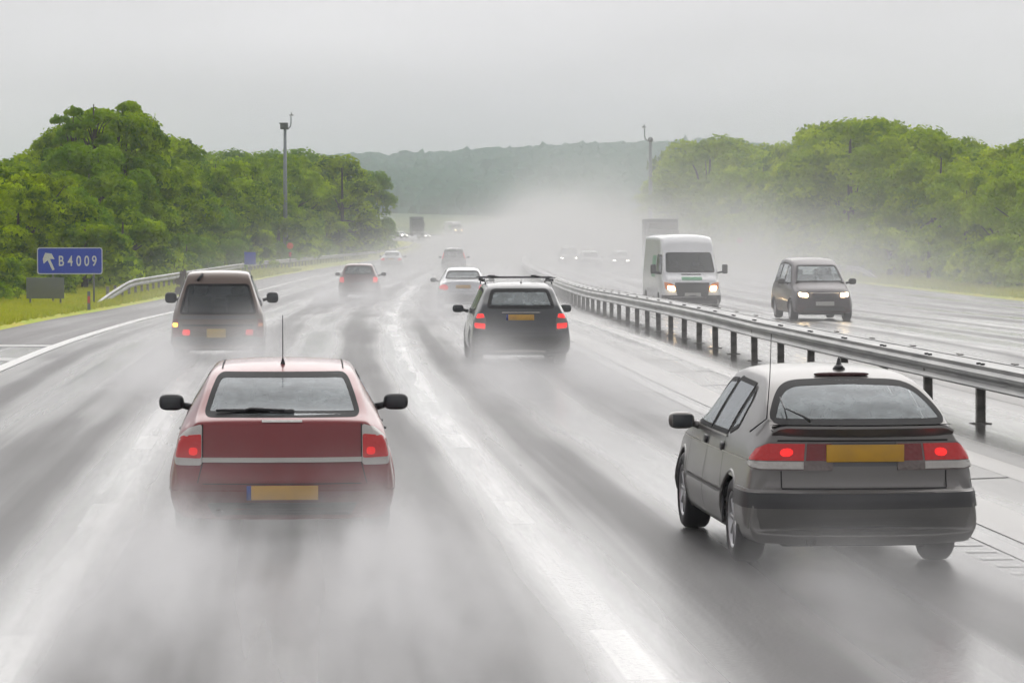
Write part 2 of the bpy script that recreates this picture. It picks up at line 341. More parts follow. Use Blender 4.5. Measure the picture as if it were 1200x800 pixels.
tag(ribbon('road', [-7.0-2.7, -7, -3.6, 0, 3.75, 5.6, 6.7, 8.0, 12, 16, 19.8, 24.3], -28, 858, 0.0, M['asphalt']), kind='structure')
tag(ribbon('hard_shoulder', lambda Y: [-9.7, -7.18], 66, 858, .004, M['shoulder']), kind='structure')
tag(ribbon('slip_road', lambda Y: [-17.5, -9.7], -28, 72.5, .0, M['asphalt']), kind='structure')
tag(ribbon('central_reserve', [4.35, 6.6, 8.1], -28, 600, .012, M['reserve']), kind='structure')
tag(ribbon('drain_channel', [3.80, 3.95, 4.05, 4.35], -28, 600, lambda i: (.006, .03, .03, .015)[i], M['channel']), kind='structure')
tag(ribbon('drain_channel', [5.15, 5.25, 5.45, 5.55], -28, 600, lambda i: (.014, .04, .04, .014)[i], M['channel']), kind='structure')
tag(ribbon('drain_channel', [8.1, 8.2, 8.4, 8.5], -28, 600, lambda i: (.014, .10, .10, .006)[i], M['channel']), kind='structure')
tag(ribbon('edge_line', [-7.25, -7.0], -28, 600, .009, M['line']), kind='structure')
tag(ribbon('edge_line', [3.5, 3.68], -28, 600, .006, M['faint']), kind='structure')
tag(ribbon('edge_line', [8.65, 8.8], -28, 600, .006, M['faint']), kind='structure')
tag(ribbon('edge_line', [19.6, 19.8], -28, 600, .006, M['faint']), kind='structure')
# rumble bars beside the right-hand edge line
vs = []; fs = []; y = 14.0
while y < 75:
    b0 = len(vs); vs += [at(3.22, y, .006), at(3.46, y, .006), at(3.46, y+.12, .010), at(3.22, y+.12, .010)]; fs.append((b0, b0+1, b0+2, b0+3)); y += .5
tag(mesh('edge_rumble_strip', vs, fs, M['faint'], smooth=False), kind='structure')
# joints across the drain channel slabs
vs = []; fs = []; y = 12.0
while y < 110:
    b0 = len(vs); vs += [at(4.36, y, .017), at(5.14, y+.3, .017), at(5.14, y+.36, .017), at(4.36, y+.06, .017)]; fs.append((b0, b0+1, b0+2, b0+3)); y += 4.5
tag(mesh('slab_joints', vs, fs, M['gap'], smooth=False), kind='structure')
# merge nose hatching between the slip road and lane one
vs = []; fs = []
def quad(a, b, c_, d, h=.006):
    b0 = len(vs); vs.extend([at(a[0], a[1], h), at(b[0], b[1], h), at(c_[0], c_[1], h), at(d[0], d[1], h)]); fs.append((b0, b0+1, b0+2, b0+3))
quad((-7.2, 64.6), (-7.2, 65.8), (-11.5, 66.2), (-11.5, 65.2))
for k in range(6): quad((-7.22, 57.5-k*4.2), (-7.22, 58.8-k*4.2), (-9.9, 61.6-k*4.2), (-9.9, 60.4-k*4.2))
tag(mesh('merge_hatching', vs, fs, M['paint'], smooth=False), kind='structure')

# verges: strips of ground with a grassy surface, slightly above the tarmac
def lg(Y): 
    e = -9.7 if Y > 74 else (-9.7 - (74-Y)*2.6 if Y > 71 else -17.5)
    return [e-.0, e-.25, e-2, min(e-5, -15), -19, -26]
def vh(i): return (.0, .07, .10, .25, .6, 1.0)[i]
tag(ribbon('verge', lg, -28, 600, vh, M['grass']), kind='structure')
tag(ribbon('verge', [24.3, 24.55, 27, 30, 40], -28, 600, lambda i: (0, .07, .15, .4, .8)[i], M['grass']), kind='structure')
# terrain to the horizon, rising into the far ridge
def terr(x, y):
    z = zg(y) - .15
    if abs(x) > 60: z += min(3.5, (abs(x)-60)*.03)
    if y > 800:
        t = (y-800)/500; z += 3.0*min(1, t)**1.5
    if y > 1200:
        t = min(1, (y-1200)/1300); u = t*t*(3-2*t)
        z += u*(38 + 4.5*math.sin(x/150+1.0) + 3*math.sin(x/60) + 3*math.sin(x/310+2))*(.25+.75/(1+math.exp(-(x+230)/45)))
    if y > 2600: z -= (y-2600)*.01
    return z
xs = np.unique(np.concatenate([np.linspace(-3000, -400, 20), np.linspace(-400, 400, 81), np.linspace(400, 3000, 20)]))
ys = np.unique(np.concatenate([np.linspace(-300, 1000, 130), np.linspace(1000, 2700, 70), np.linspace(2700, 4600, 12)]))
vs = [(x, y, terr(x, y)) for y in ys for x in xs]; n = len(xs)
fs = [(j*n+i, j*n+i+1, (j+1)*n+i+1, (j+1)*n+i) for j in range(len(ys)-1) for i in range(n-1)]
tag(mesh('ground', vs, fs, M['field']), kind='structure')

# ------------------------------------------------------------------ median barrier
def sweep(mb, prof, off, Ys, h0=0):
    """sweep an (offset, height) profile along the road"""
    k = len(prof); vs = [at(off+ro(Y)+a, Y, h0+b) for Y in Ys for a, b in prof]
    fs = [(j*k+i, (j+1)*k+i, (j+1)*k+i+1, j*k+i+1) for j in range(len(Ys)-1) for i in range(k-1)]
    mb.add(vs, fs)
RO = 0.0
def ro(Y): return float(np.interp(Y, [-20, 30, 40, 57], [7.1, 6.75, 6.6, 6.3]))
bar = empty('crash_barrier', at(6.6, 38.6)); 
tag(bar, 'long galvanised double sided crash barrier on short dark posts down the central reservation', 'crash barrier')
bz = bar.location
def barpart(mb, name, m, **k):
    mb.v = [(x-bz.x, y-bz.y, z-bz.z) for x, y, z in mb.v]; return mb.build(name, m, bar, **k)
Ys = stations(-26, 700)
face = [(.10, .46), (.0, .465), (-.02, .49), (.03, .54), (.03, .575), (-.02, .62), (-.02, .66), (.03, .70), (.02, .75), (.12, .755)]
mb = MB(); sweep(mb, face, 0+RO, Ys); barpart(mb, 'beam', M['steel'], auto=True)
mb = MB(); sweep(mb, [(.54-a, b) for a, b in reversed(face)], RO, Ys); barpart(mb, 'beam', M['steel'], auto=True)
mb = MB(); sweep(mb, [(.12, .746), (.27, .742), (.42, .746)], RO, Ys); barpart(mb, 'top_plate', M['steel'])
mb = MB(); mv = MB()
for k in range(-9, 60):
    Y = 38.6 + k*3.03
    for dy in (-.12, .12):
        for dx in (.085, ):
            p = at(ro(Y)+dx, Y+dy, .765); mb.box(p, (.05, .05, .02))
    p = at(ro(Y)+.52, Y, .758); mv.box(p, (.06, .28, .018))
barpart(mb, 'bolts', M['bolt'], smooth=False)['kind'] = 'stuff'; barpart(mv, 'lap_plates', M['post'], smooth=False)['kind'] = 'stuff'
post0 = None
for k in range(-4, 86):
    Y = 38.6 + k*3.03; p = at(ro(Y)+.09, Y)
    if post0 is None:
        b = MB(); b.box((0, 0, .28), (.10, .012, .72)); b.box((-.05, 0, .28), (.012, .09, .72)); b.box((.05, 0, .28), (.012, .09, .72)); b.box((0, 0, .01), (.24, .24, .03), bev=.006)
        post0 = b.build('post', M['post'], bar, smooth=False); o = post0
    else: o = post0.copy(); C.objects.link(o); o.parent = bar
    o.location = p - bz; o.rotation_euler = (R(random.uniform(-1.2, 1.2)), R(random.uniform(-1.2, 1.2)), math.atan(-slope(Y)))
p2 = None
for k in range(0, 8): pass

# roadside barriers
wb_ = [(.04, .38), (.0, .40), (-.03, .44), (.04, .51), (.04, .55), (-.03, .62), (0, .67), (.04, .69)]
def side_barrier(label, offf, ya, yb, mirror, ramp):
    Ys = stations(ya, yb); root = empty('crash_barrier', at(offf(ya), ya)); tag(root, label, 'crash barrier')
    vs = []; fs = []; k = len(wb_)
    for Y in Ys:
        h = -.62*max(0, 1-(Y-ya)/ramp)**1.3 if ramp else 0
        for a, b in wb_: vs.append(at(offf(Y)+(a if mirror else -a), Y, b+h+.12) - root.location)
    for j in range(len(Ys)-1):
        for i in range(k-1): fs.append((j*k+i, (j+1)*k+i, (j+1)*k+i+1, j*k+i+1))
    mesh('beam', vs, fs, M['steel'], root)
    q = None; Y = ya + 5
    while Y < min(yb, ya+240):
        if q is None: q = MB().box((0, 0, .3), (.1, .1, .62)).build('post', M['post'], root, smooth=False); o = q
        else: o = q.copy(); C.objects.link(o); o.parent = root
        o.location = at(offf(Y)+(.1 if mirror else -.1), Y, .05) - root.location; Y += 3.2
    return root
loff = lambda Y: -float(np.interp(Y, [60, 100, 150, 220, 300, 600], [10.6, 10.3, 11.3, 12.3, 11.4, 11.0]))
side_barrier('galvanised roadside barrier curving along the left verge below the trees', loff, 110, 560, False, 16)
side_barrier('hazy roadside barrier with a ramped down end beyond the far carriageway', lambda Y: float(np.interp(Y, [160, 280, 600], [25.4, 26.5, 27])), 172, 560, True, 10)
# ------------------------------------------------------------------ vehicles
def inside(p, poly):
    x, y = p; r = False; j = len(poly)-1
    for i in range(len(poly)):
        a, b = poly[i], poly[j]
        if (a[1] > y) != (b[1] > y) and x < (b[0]-a[0])*(y-a[1])/(b[1]-a[1])+a[0]: r = not r
        j = i
    return r
def rounded(poly, r=.05, n=4):
    out = []; k = len(poly)
    for i in range(k):
        p = Vector(poly[i]); a = Vector(poly[i-1]); b = Vector(poly[(i+1) % k])
        ra = min(r, (a-p).length*.45); rb = min(r, (b-p).length*.45)
        s = p+(a-p).normalized()*ra; e = p+(b-p).normalized()*rb
        for j in range(n+1):
            t = j/n; out.append(s*(1-t)**2+p*2*t*(1-t)+e*t*t)
    return out
def dens(poly, st=.06):
    out = []
    for i in range(len(poly)):
        a = Vector(poly[i]); b = Vector(poly[(i+1) % len(poly)]); n = max(1, int((b-a).length/st))
        for j in range(n): out.append(a+(b-a)*(j/n))
    return out
def offs2(poly, d):
    """offset a closed outline outwards by d"""
    A = sum(poly[i][0]*poly[(i+1) % len(poly)][1]-poly[(i+1) % len(poly)][0]*poly[i][1] for i in range(len(poly)))
    sg = 1 if A > 0 else -1; out = []
    for i in range(len(poly)):
        a = Vector(poly[i-1]); b = Vector(poly[(i+1) % len(poly)]); t = (b-a); t = t.normalized() if t.length > 1e-6 else Vector((1, 0))
        out.append(Vector(poly[i])+Vector((t.y, -t.x))*sg*d)
    return out

class Car:
    """a vehicle: origin on the ground under the middle of its tail, nose along +y"""
    def __init__(s, name, rows, mats, n_t=110, wheels=(.95, 3.6), wr=.31, wx=.78, windows=(), body_name='body', rot_corner=1.0):
        s.root = empty(name); s.m = mats; s.wheels = wheels; s.wr = wr
        r = np.array(rows, float)   # y, w, zb, zs, ws, zr, wr, zc, bow
        s.len = r[-1, 0]; s.H = r[:, 7].max()
        cl = np.concatenate([[0], np.cumsum(np.sqrt(np.diff(r[:, 0])**2+np.diff(r[:, 7])**2)+.02)])
        q = np.linspace(0, cl[-1], n_t)
        P = [pchip(cl, r[:, k], q) for k in range(9)]
        V = []; ns = 0
        for j in range(n_t):
            y, w, zb, zs, ws, zr, wrr, zc, bow = [P[k][j] for k in range(9)]
            pts = [(0, zb), (w*.6, zb), (w*.90, zb+.01), (w*.965, zb+(zs-zb)*.12), (w, zb+(zs-zb)*.38), (w*.4+ws*.6, zb+(zs-zb)*.8), (ws, zs), ((ws*.45+wrr*.55), zs+(zr-zs)*.62), (wrr, zr), (wrr*.86, zr+(zc-zr)*.45), (wrr*.5, zr+(zc-zr)*.84), (0, zc)]
            pts = np.array(pts); d = np.concatenate([[0], np.cumsum(np.sqrt((np.diff(pts, axis=0)**2).sum(1))+.004)])
            # parameter spacing: same fraction for every section
            u = np.concatenate([np.linspace(0, 2, 3)[:-1], np.linspace(2, 3, 3)[:-1], np.linspace(3, 6, 14)[:-1], np.linspace(6, 8, 14)[:-1], np.linspace(8, 11, 15)])
            idx = np.arange(12.)
            X = pchip(idx, pts[:, 0], u); Z = pchip(idx, pts[:, 1], u)
            X[-1] = 0; ns = len(u)
            for x, z in zip(X, Z): V.append((x, y+bow*(x/max(.5, s_w(r)))**2, z))
        nh = ns; full = []
        for j in range(n_t):
            row = V[j*nh:(j+1)*nh]
            full += row + [(-x, y, z) for x, y, z in reversed(row[1:-1])]
        k = 2*nh-2; s.k = k
        fs = [(j*k+i, (j+1)*k+i, (j+1)*k+(i+1) % k, j*k+(i+1) % k) for j in range(n_t-1) for i in range(k)]
        # end caps (tail and nose sections are thin)
        fs += [tuple(range(k)), tuple(reversed(range((n_t-1)*k, n_t*k)))]
        s.V, s.Fc = full, fs
        s.bvh = BVHTree.FromPolygons([Vector(v) for v in full], fs)
        s.body_name = body_name; s.cuts = []
        s.windows = windows
    def ray(s, mode, p):
        a, b = p
        if mode == 'R': o, d = Vector((a, -2, b)), Vector((0, 1, 0))
        elif mode == 'F': o, d = Vector((a, s.len+2, b)), Vector((0, -1, 0))
        elif mode == 'SR': o, d = Vector((3, a, b)), Vector((-1, 0, 0))
        elif mode == 'SL': o, d = Vector((-3, a, b)), Vector((1, 0, 0))
        elif mode == 'T': o, d = Vector((a, b, 4)), Vector((0, 0, -1))
        elif mode == 'WR': t = R(a); c = Vector((0, .9, b)); d = Vector((-math.sin(t), math.cos(t), 0)); o = c-d*4
        elif mode == 'WF': t = R(a); c = Vector((0, s.len-.9, b)); d = Vector((-math.sin(t), -math.cos(t), 0)); o = c-d*4
        h = s.bvh.ray_cast(o, d)
        return h[0], d
    def patch(s, name, mode, poly, m, off=.006, rect=False, rnd=.03, parent=None, ring=None, label=None, thick=True, st=.05):
        """a shaped panel lying on the bodywork; rect: (a0,a1,b0,b1) wrapped grid"""
        vs = []; fs = []; last = [None]
        def hit(p, o_):
            h, d = s.ray(mode, p)
            if h is None: h = last[0] if last[0] is not None else Vector((p[0], 0, p[1])) if mode in 'RF' else None
            if h is None: return None
            last[0] = h; return h-d*o_
        if rect:
            a0, a1, b0, b1 = poly; na = max(2, int(abs(a1-a0)/(6 if mode[0] == 'W' else st))+1); nb = max(2, int(abs(b1-b0)/st)+1)
            g = [[hit((a0+(a1-a0)*i/na, b0+(b1-b0)*j/nb), off) for i in range(na+1)] for j in range(nb+1)]
            W = na+1
            vs = [v for r_ in g for v in r_]
            if any(v is None for v in vs): return None
            fs = [(j*W+i, j*W+i+1, (j+1)*W+i+1, (j+1)*W+i) for j in range(nb) for i in range(na)]
            edge = [i for i in range(W)]+[j*W+na for j in range(1, nb+1)]+[nb*W+i for i in range(na-1, -1, -1)]+[j*W for j in range(nb-1, 0, -1)]
            par = [(a0+(a1-a0)*i/na, b0+(b1-b0)*j/nb) for j in range(nb+1) for i in range(na+1)]
        else:
            P = dens(rounded(poly, rnd) if rnd else [Vector(p) for p in poly], st)
            par = []
            if ring:
                outs = [offs2(P, ring[0]), offs2(P, (ring[0]+ring[1])/2), offs2(P, ring[1])]
                for q in outs: par += [tuple(x) for x in q]
                k = len(P)
                fs = [(j*k+i, j*k+(i+1) % k, (j+1)*k+(i+1) % k, (j+1)*k+i) for j in range(2) for i in range(k)]; edge = []
                vs = [hit(p, off) for p in par]
            else:
                c = sum(P, Vector((0, 0)))/len(P); k = len(P); nr = 7
                for j in range(nr): par += [tuple(c+(p-c)*(1-j/nr)) for p in P]
                par.append(tuple(c))
                fs = [(j*k+i, j*k+(i+1) % k, (j+1)*k+(i+1) % k, (j+1)*k+i) for j in range(nr-1) for i in range(k)]
                fs += [((nr-1)*k+i, (nr-1)*k+(i+1) % k, nr*k) for i in range(k)]; edge = list(range(k))
                vs = [hit(p, off) for p in par]
            if any(v is None for v in vs): return None
        # skirt so the panel has an edge
        if thick and edge and off > .003:
            b0 = len(vs); k = len(edge)
            for i in edge:
                h, d = s.ray(mode, par[i]); vs.append((h if h is not None else vs[i])+d*.004)
            fs += [(edge[i], edge[(i+1) % k], b0+(i+1) % k, b0+i) for i in range(k)]
        # face outward
        o = mesh(name, vs, fs, m, parent or s.root)
        me = o.data; d = s.ray(mode, par[len(par)//2])[1]
        nn = Vector((0, 0, 0))
        for p in me.polygons[:max(4, len(me.polygons)//2)]: nn += p.normal*p.area
        if nn.dot(d) > 0: me.flip_normals()
        if len(edge): me.set_sharp_from_angle(angle=R(50))
        if label: o['label'] = label
        return o
    def line(s, mode, pts, w, m=None, off=.003, name='panel_gap', parent=None):
        """thin strip following the bodywork (shut gaps, mouldings)"""
        P = []
        for i in range(len(pts)-1):
            a = Vector(pts[i]); b = Vector(pts[i+1]); n = max(1, int((b-a).length/(.05 if mode[0] != 'W' else 4)))
            P += [a+(b-a)*(j/n) for j in range(n)]
        P.append(Vector(pts[-1])); vs = []
        for i, p in enumerate(P):
            t = (P[min(i+1, len(P)-1)]-P[max(i-1, 0)]).normalized(); n_ = Vector((-t.y, t.x))*w/2
            if mode[0] == 'W': n_ = Vector((0, w/2))
            for q in (p+n_, p-n_):
                h, d = s.ray(mode, q)
                if h is None: h, d = s.ray(mode, p)
                if h is None: return None
                vs.append(h-d*off)
        fs = [(2*i, 2*i+1, 2*i+3, 2*i+2) for i in range(len(P)-1)]
        return (vs, fs)
    def lines(s, specs, m, name='panel_gap', off=.003, parent=None):
        mb = MB()
        for mode, pts, w in specs:
            r_ = s.line(mode, pts, w, off=off)
            if r_: mb.add(*r_)
        return mb.build(name, m, parent or s.root)
    def window(s, mode, poly, gm=None, seal=True, rnd=.07, name='window', border=.03, label=None, extra=None, ymax=None):
        s.cuts.append((mode, dens(rounded(poly, rnd))))
        g = s.patch(name, mode, poly, gm or M['glass'], .003, rnd=rnd, thick=False, label=label)
        if seal and g: s.patch('seal', mode, poly, M['seal'], .006, rnd=rnd, ring=(.014, -border), parent=g)
        return g
    def finish(s, wheel_kind='alloy', spokes=5, arch=True, track=None, seats=True, floor_z=.35, belt=.9, cab=(.9, 3.3), seat_rows=(2.0,), wid=.22, rear_seat=True, hr=None):
        V, Fc = s.V, s.Fc; keep = []
        cuts = s.cuts
        for f in Fc[:-2]:
            a = Vector(V[f[0]]); b = Vector(V[f[1]]); c = Vector(V[f[2]]); d = Vector(V[f[3]]); ce = (a+b+c+d)/4; nm = (c-a).cross(d-b)
            if nm.length < 1e-9: keep.append(f); continue
            nm.normalize(); kill = False
            for mode, P in cuts:
                if mode == 'R' and ce.y < s.len*.42 and ce.z > .7 and nm.y < -.25 and abs(nm.x) < .8 and inside((ce.x, ce.z), P): kill = True
                elif mode == 'F' and ce.y > s.len*.45 and ce.z > .7 and nm.y > .2 and abs(nm.x) < .8 and inside((ce.x, ce.z), P): kill = True
                elif mode == 'SR' and ce.x > .3 and nm.x > .5 and inside((ce.y, ce.z), P): kill = True
                elif mode == 'SL' and ce.x < -.3 and nm.x < -.5 and inside((ce.y, ce.z), P): kill = True
                if kill and mode in 'RF':
                    h0, _d = s.ray(mode, (ce.x, ce.z)); kill = h0 is not None and abs(h0.y-ce.y) < .07
                if kill: break
            if not kill and arch:
                for wy in s.wheels:
                    if abs(ce.x) > .45 and math.hypot(ce.y-wy, ce.z-s.wr*.96) < s.wr+.055: kill = True
            if not kill: keep.append(f)
        keep += Fc[-2:]
        o = mesh(s.body_name, V, keep, s.m, s.root)
        w = track or s_w2(V)
        rim_m = M['alloy'] if wheel_kind == 'alloy' else M['trim']
        r_ = s.wr; tb = None
        for wy in s.wheels:
            for sx in (-1, 1):
                if tb is None:
                    W2 = wid/2; t = MB(); t.lathe([(-W2+.02, r_*.66), (-W2, r_*.74), (-W2+.005, r_*.9), (-W2+.03, r_*.985), (-.02, r_), (.02, r_), (W2-.03, r_*.985), (W2-.005, r_*.9), (W2, r_*.74), (W2-.02, r_*.66)])
                    wo_ = t.build('wheel', M['rubber'], s.root)
                    q = MB(); q.lathe([(W2-.01, r_*.67), (W2-.015, r_*.62), (W2-.05, r_*.60), (W2-.09, r_*.58)])
                    q.lathe([(W2-.02, 0.0), (W2-.022, r_*.13), (W2-.03, r_*.17), (W2-.07, r_*.17)], n=20)
                    for k in range(spokes):
                        a = 2*math.pi*k/spokes; c_ = Vector((W2-.035, math.cos(a)*r_*.38, math.sin(a)*r_*.38))
                        q.box(c_, (.03, r_*.50, r_*(.16 if spokes < 8 else .1)), Matrix.Rotation(a, 3, 'X'), bev=.008)
                    rim = q.build('rim', rim_m, wo_)
                    bk = MB(); bk.lathe([(W2-.085, .0), (W2-.085, r_*.6)], n=24); bd = bk.build('brake_disc', M['under'], wo_)
                    tb = (wo_, rim, bd); me0 = wo_
                else:
                    me0 = tb[0].copy(); C.objects.link(me0); me0.parent = s.root
                    for ch in tb[1:]:
                        c2 = ch.copy(); C.objects.link(c2); c2.parent = me0
                me0.location = (sx*(w-.03-wid/2), wy, r_); me0.rotation_euler = (random.uniform(0, 1), 0, 0 if sx > 0 else math.pi)
        u = MB()
        for wy in s.wheels:
            for sx in (-1, 1):
                vs = []; fs = []
                for i in range(15):
                    a = R(-3+186*i/14)
                    for xx in (w-.09, w-.42): vs.append((sx*xx, wy+(r_+.06)*math.cos(a), r_*.96+(r_+.06)*math.sin(a)))
                fs = [(2*i, 2*i+1, 2*i+3, 2*i+2) for i in range(14)]; u.add(vs, fs)
        u.box((0, s.len*.5, .22), (w*1.3, s.len*.86, .08)); u.box((0, s.wheels[0], s.wr), (w*1.2, .07, .07)); u.box((0, s.wheels[1], s.wr), (w*1.2, .07, .07))
        u.build('underbody', M['under'], s.root)
        # arch lips
        if arch:
            for wy in s.wheels:
                for sx in (-1, 1):
                    pts = []; lip = MB()
                    for i in range(17):
                        a = R(-12+204*i/16); y = wy+(r_+.062)*math.cos(a); z = r_*.96+(r_+.062)*math.sin(a)
                        h, d = s.ray('SR' if sx > 0 else 'SL', (y, z))
                        if h is not None and z > .16: pts.append(h+d*.006)
                    if len(pts) > 4: lip.tube(pts, .016, 6).build('wheel_arch_lip', s.m, s.root)
        if seats:
            y0, y1 = cab
            b = MB(); b.box((0, (y0+y1)/2, floor_z+.02), (w*1.6, y1-y0, .04)); b.build('cabin_floor', M['under'], s.root)
            hr_ = hr or s.H-.22
            def seat(x, y, wd, name='seat'):
                q = MB(); q.box((x, y+.25, floor_z+.22), (wd, .5, .16), bev=.04)
                top = hr_-.18
                q.box((x, y, (floor_z+.2+top)/2), (wd, .14, top-floor_z-.15), Matrix.Rotation(R(12), 3, 'X'), bev=.05)
                so = q.build(name, M['inner'], s.root)
                for hx in ([x] if wd < .7 else [x-wd*.3, x+wd*.3]):
                    h_ = MB(); h_.ell((hx, y-.07, top+.10), (.13, .06, .095), p=.7); h_.tube([(hx-.05, y-.05, top-.05), (hx-.05, y-.06, top+.06)], .008, 6); h_.tube([(hx+.05, y-.05, top-.05), (hx+.05, y-.06, top+.06)], .008, 6)
                    h_.build('headrest', M['inner'], so)
            for sy in seat_rows:
                for sx in (-1, 1): seat(sx*.36, sy, .48)
            if rear_seat: seat(0, y0+.15 if rear_seat is True else rear_seat, w*1.35, 'rear_seat')
            d_ = MB(); d_.box((0, y1-.05, belt-.08), (w*1.55, .35, .2), bev=.04)
            st = [(.36+.17*math.cos(a), y1-.42+.05*math.sin(a), belt-.02+.17*math.sin(a)) for a in [2*math.pi*i/20 for i in range(21)]]
            d_.tube(st, .014, 6, cap=False); d_.build('dashboard', M['inner'], s.root)
        return s.root
    def mirrors(s, y, z, w, m=None, size=(.105, .06, .075), arm=.0):
        for sx in (-1, 1):
            b = MB(); b.ell((sx*(w+.13), y, z), size, p=.62); b.tube([(sx*(w-.06), y+.03, z-.05), (sx*(w+.04), y+.01, z-.025)], [.035, .028], 8)
            o = b.build('door_mirror', m or s.m, s.root)
            g = MB(); g.box((sx*(w+.13), y-size[1]-.002, z), (size[0]*1.5, .006, size[2]*1.4), bev=.002); g.build('mirror_glass', M['mirror'], o)
    def plate(s, x, z, w=.52, h=.112, front=False, m=None, band=False, dirty=None):
        hh, d = s.ray('F' if front else 'R', (x, z)); o_ = hh-d*.018
        b = MB(); b.box(o_, (w, .01, h), bev=.004); p = b.build('number_plate', m or (M['plate_w'] if front else M['plate_y']), s.root)
        if band: MB().box(o_+Vector((-w/2-.018, 0, 0)), (.036, .01, h)).build('country_band', M['blue'], p)
        return p
    def exhaust(s, x, z=.22):
        b = MB(); b.tube([(x, .45, z), (x, .06, z)], .028, 12, cap=False); b.tube([(x, .10, z), (x, .05, z)], .033, 12, cap=False); b.build('exhaust', M['trim'], s.root)
    def aerial(s, p, ln, lean=.0, r=.0035, knob=True):
        b = MB(); 
        if knob: b.lathe([(p[2]-.01, .022), (p[2]+.01, .02), (p[2]+.05, .008)], 12, 'z', (p[0], p[1], 0))
        b.tube([p, (p[0], p[1]-lean, p[2]+ln)], [r*1.3, r], 6); b.build('aerial', M['black'], s.root)
def s_w(r): return r[:, 1].max()
def s_w2(V): return max(v[0] for v in V)
def mir(poly): return [(-a, b) for a, b in poly]
def place(root, off=None, Y=None, X=None, h=None, rz=0, front=False, length=0):
    """front: Y is the nose of an oncoming vehicle"""
    a = heading(Y)+rz
    root.location = Vector((X if X is not None else at(off, Y).x, Y, zg(Y)))
    if front:
        root.rotation_euler = (0, 0, a+math.pi)
        d = Vector((-math.sin(a), math.cos(a), 0)); root.location += d*length; root.location.z = zg(Y+length*.5)
    else: root.rotation_euler = (0, 0, a)
def dup(root, label=None, swap=None, drop=None):
    r = root.copy(); C.objects.link(r)
    if label: r['label'] = label
    for ch in list(root.children):
        if drop and ch.name.startswith(drop): continue
        c = ch.copy(); C.objects.link(c); c.parent = r
        if swap and ch.data and ch.data.materials and ch.data.materials[0] in swap:
            c.material_slots[0].link = 'OBJECT'; c.material_slots[0].material = swap[ch.data.materials[0]]
        for g in ch.children:
            d = g.copy(); C.objects.link(d); d.parent = c
    return r

def driver(car, x, y, z, coat=(.05, .06, .08), label='', lean=0.0):
    """seated person: one skinned figure from hips to head with both arms reaching to the wheel"""
    P = [(0, 0, 0), (0, -.03, .22), (0, -.03, .42), (0, -.01, .52), (0, .03, .62), (0, .02, .72),
         (.17, 0, .42), (.23, .16, .22), (.16, .40, .28), (-.17, 0, .42), (-.23, .16, .22), (-.16, .40, .28), (.1, .30, -.02), (.1, .62, .05), (-.1, .30, -.02), (-.1, .62, .05)]
    E = [(0, 1), (1, 2), (2, 3), (3, 4), (4, 5), (2, 6), (6, 7), (7, 8), (2, 9), (9, 10), (10, 11), (0, 12), (12, 13), (0, 14), (14, 15)]
    Rr = [.16, .15, .15, .06, .088, .085, .08, .055, .04, .08, .055, .04, .09, .07, .09, .07]
    me = bpy.data.meshes.new('person'); me.from_pydata(P, E, []); me.update(); o = bpy.data.objects.new('person', me); C.objects.link(o)
    m = o.modifiers.new('k', 'SKIN'); me.skin_vertices[0].data[0].use_root = True
    for i, q in enumerate(Rr): me.skin_vertices[0].data[i].radius = (q, q*.85 if i < 3 else q)
    m2 = o.modifiers.new('u', 'SUBSURF'); m2.levels = 2; m2.render_levels = 2
    dg = bpy.context.evaluated_depsgraph_get(); nm = bpy.data.meshes.new_from_object(o.evaluated_get(dg)); o.modifiers.clear(); o.data = nm
    nm.polygons.foreach_set('use_smooth', [True]*len(nm.polygons))
    cm = mat('driver_coat', coat, .9); sk = mat('skin', (.35, .2, .14), .6); nm.materials.clear(); nm.materials.append(cm); nm.materials.append(sk)
    for p in nm.polygons: p.material_index = 1 if p.center.z > .50 else 0
    h = MB(); h.ell((0, .005, .72), (.092, .105, .10)); hr_ = h.build('hair', mat('hair', (.03, .02, .015), .9), o)
    a = car.rotation_euler.z; M_ = Matrix.Rotation(a, 4, 'Z'); o.location = car.location + M_ @ Vector((x, y, z)); o.rotation_euler = (0, 0, a)
    tag(o, label, 'person'); return o
PL = {}
PL['red'] = paint('red_paint', (.19, .003, .005), .1, .35, (.10, .05, .045), .35, coat=.7)
PL['bronze'] = paint('silver_brown_paint', (.175, .168, .16), .5, .36, (.15, .145, .135), .5, coat=.45)
PL['charcoal'] = paint('dark_paint', (.028, .032, .036), .3, .3, (.10, .095, .09), .45)
PL['silver'] = paint('silver_paint', (.50, .51, .53), .5, .3, (.30, .29, .28), .45)
PL['beige'] = paint('faded_brown_paint', (.12, .085, .065), .3, .4, (.17, .14, .12), .8)
PL['maroon'] = paint('maroon_paint', (.10, .03, .035), .3, .35, (.16, .13, .12), .6)
PL['white'] = paint('white_paint', (.68, .69, .70), .0, .35, (.22, .19, .16), .45)
PL['wine'] = paint('deep_red_paint', (.018, .008, .014), .2, .35, (.16, .05, .035), .22, coat=.35)
PL['blueblack'] = paint('blue_black_paint', (.02, .025, .04), .3, .3)

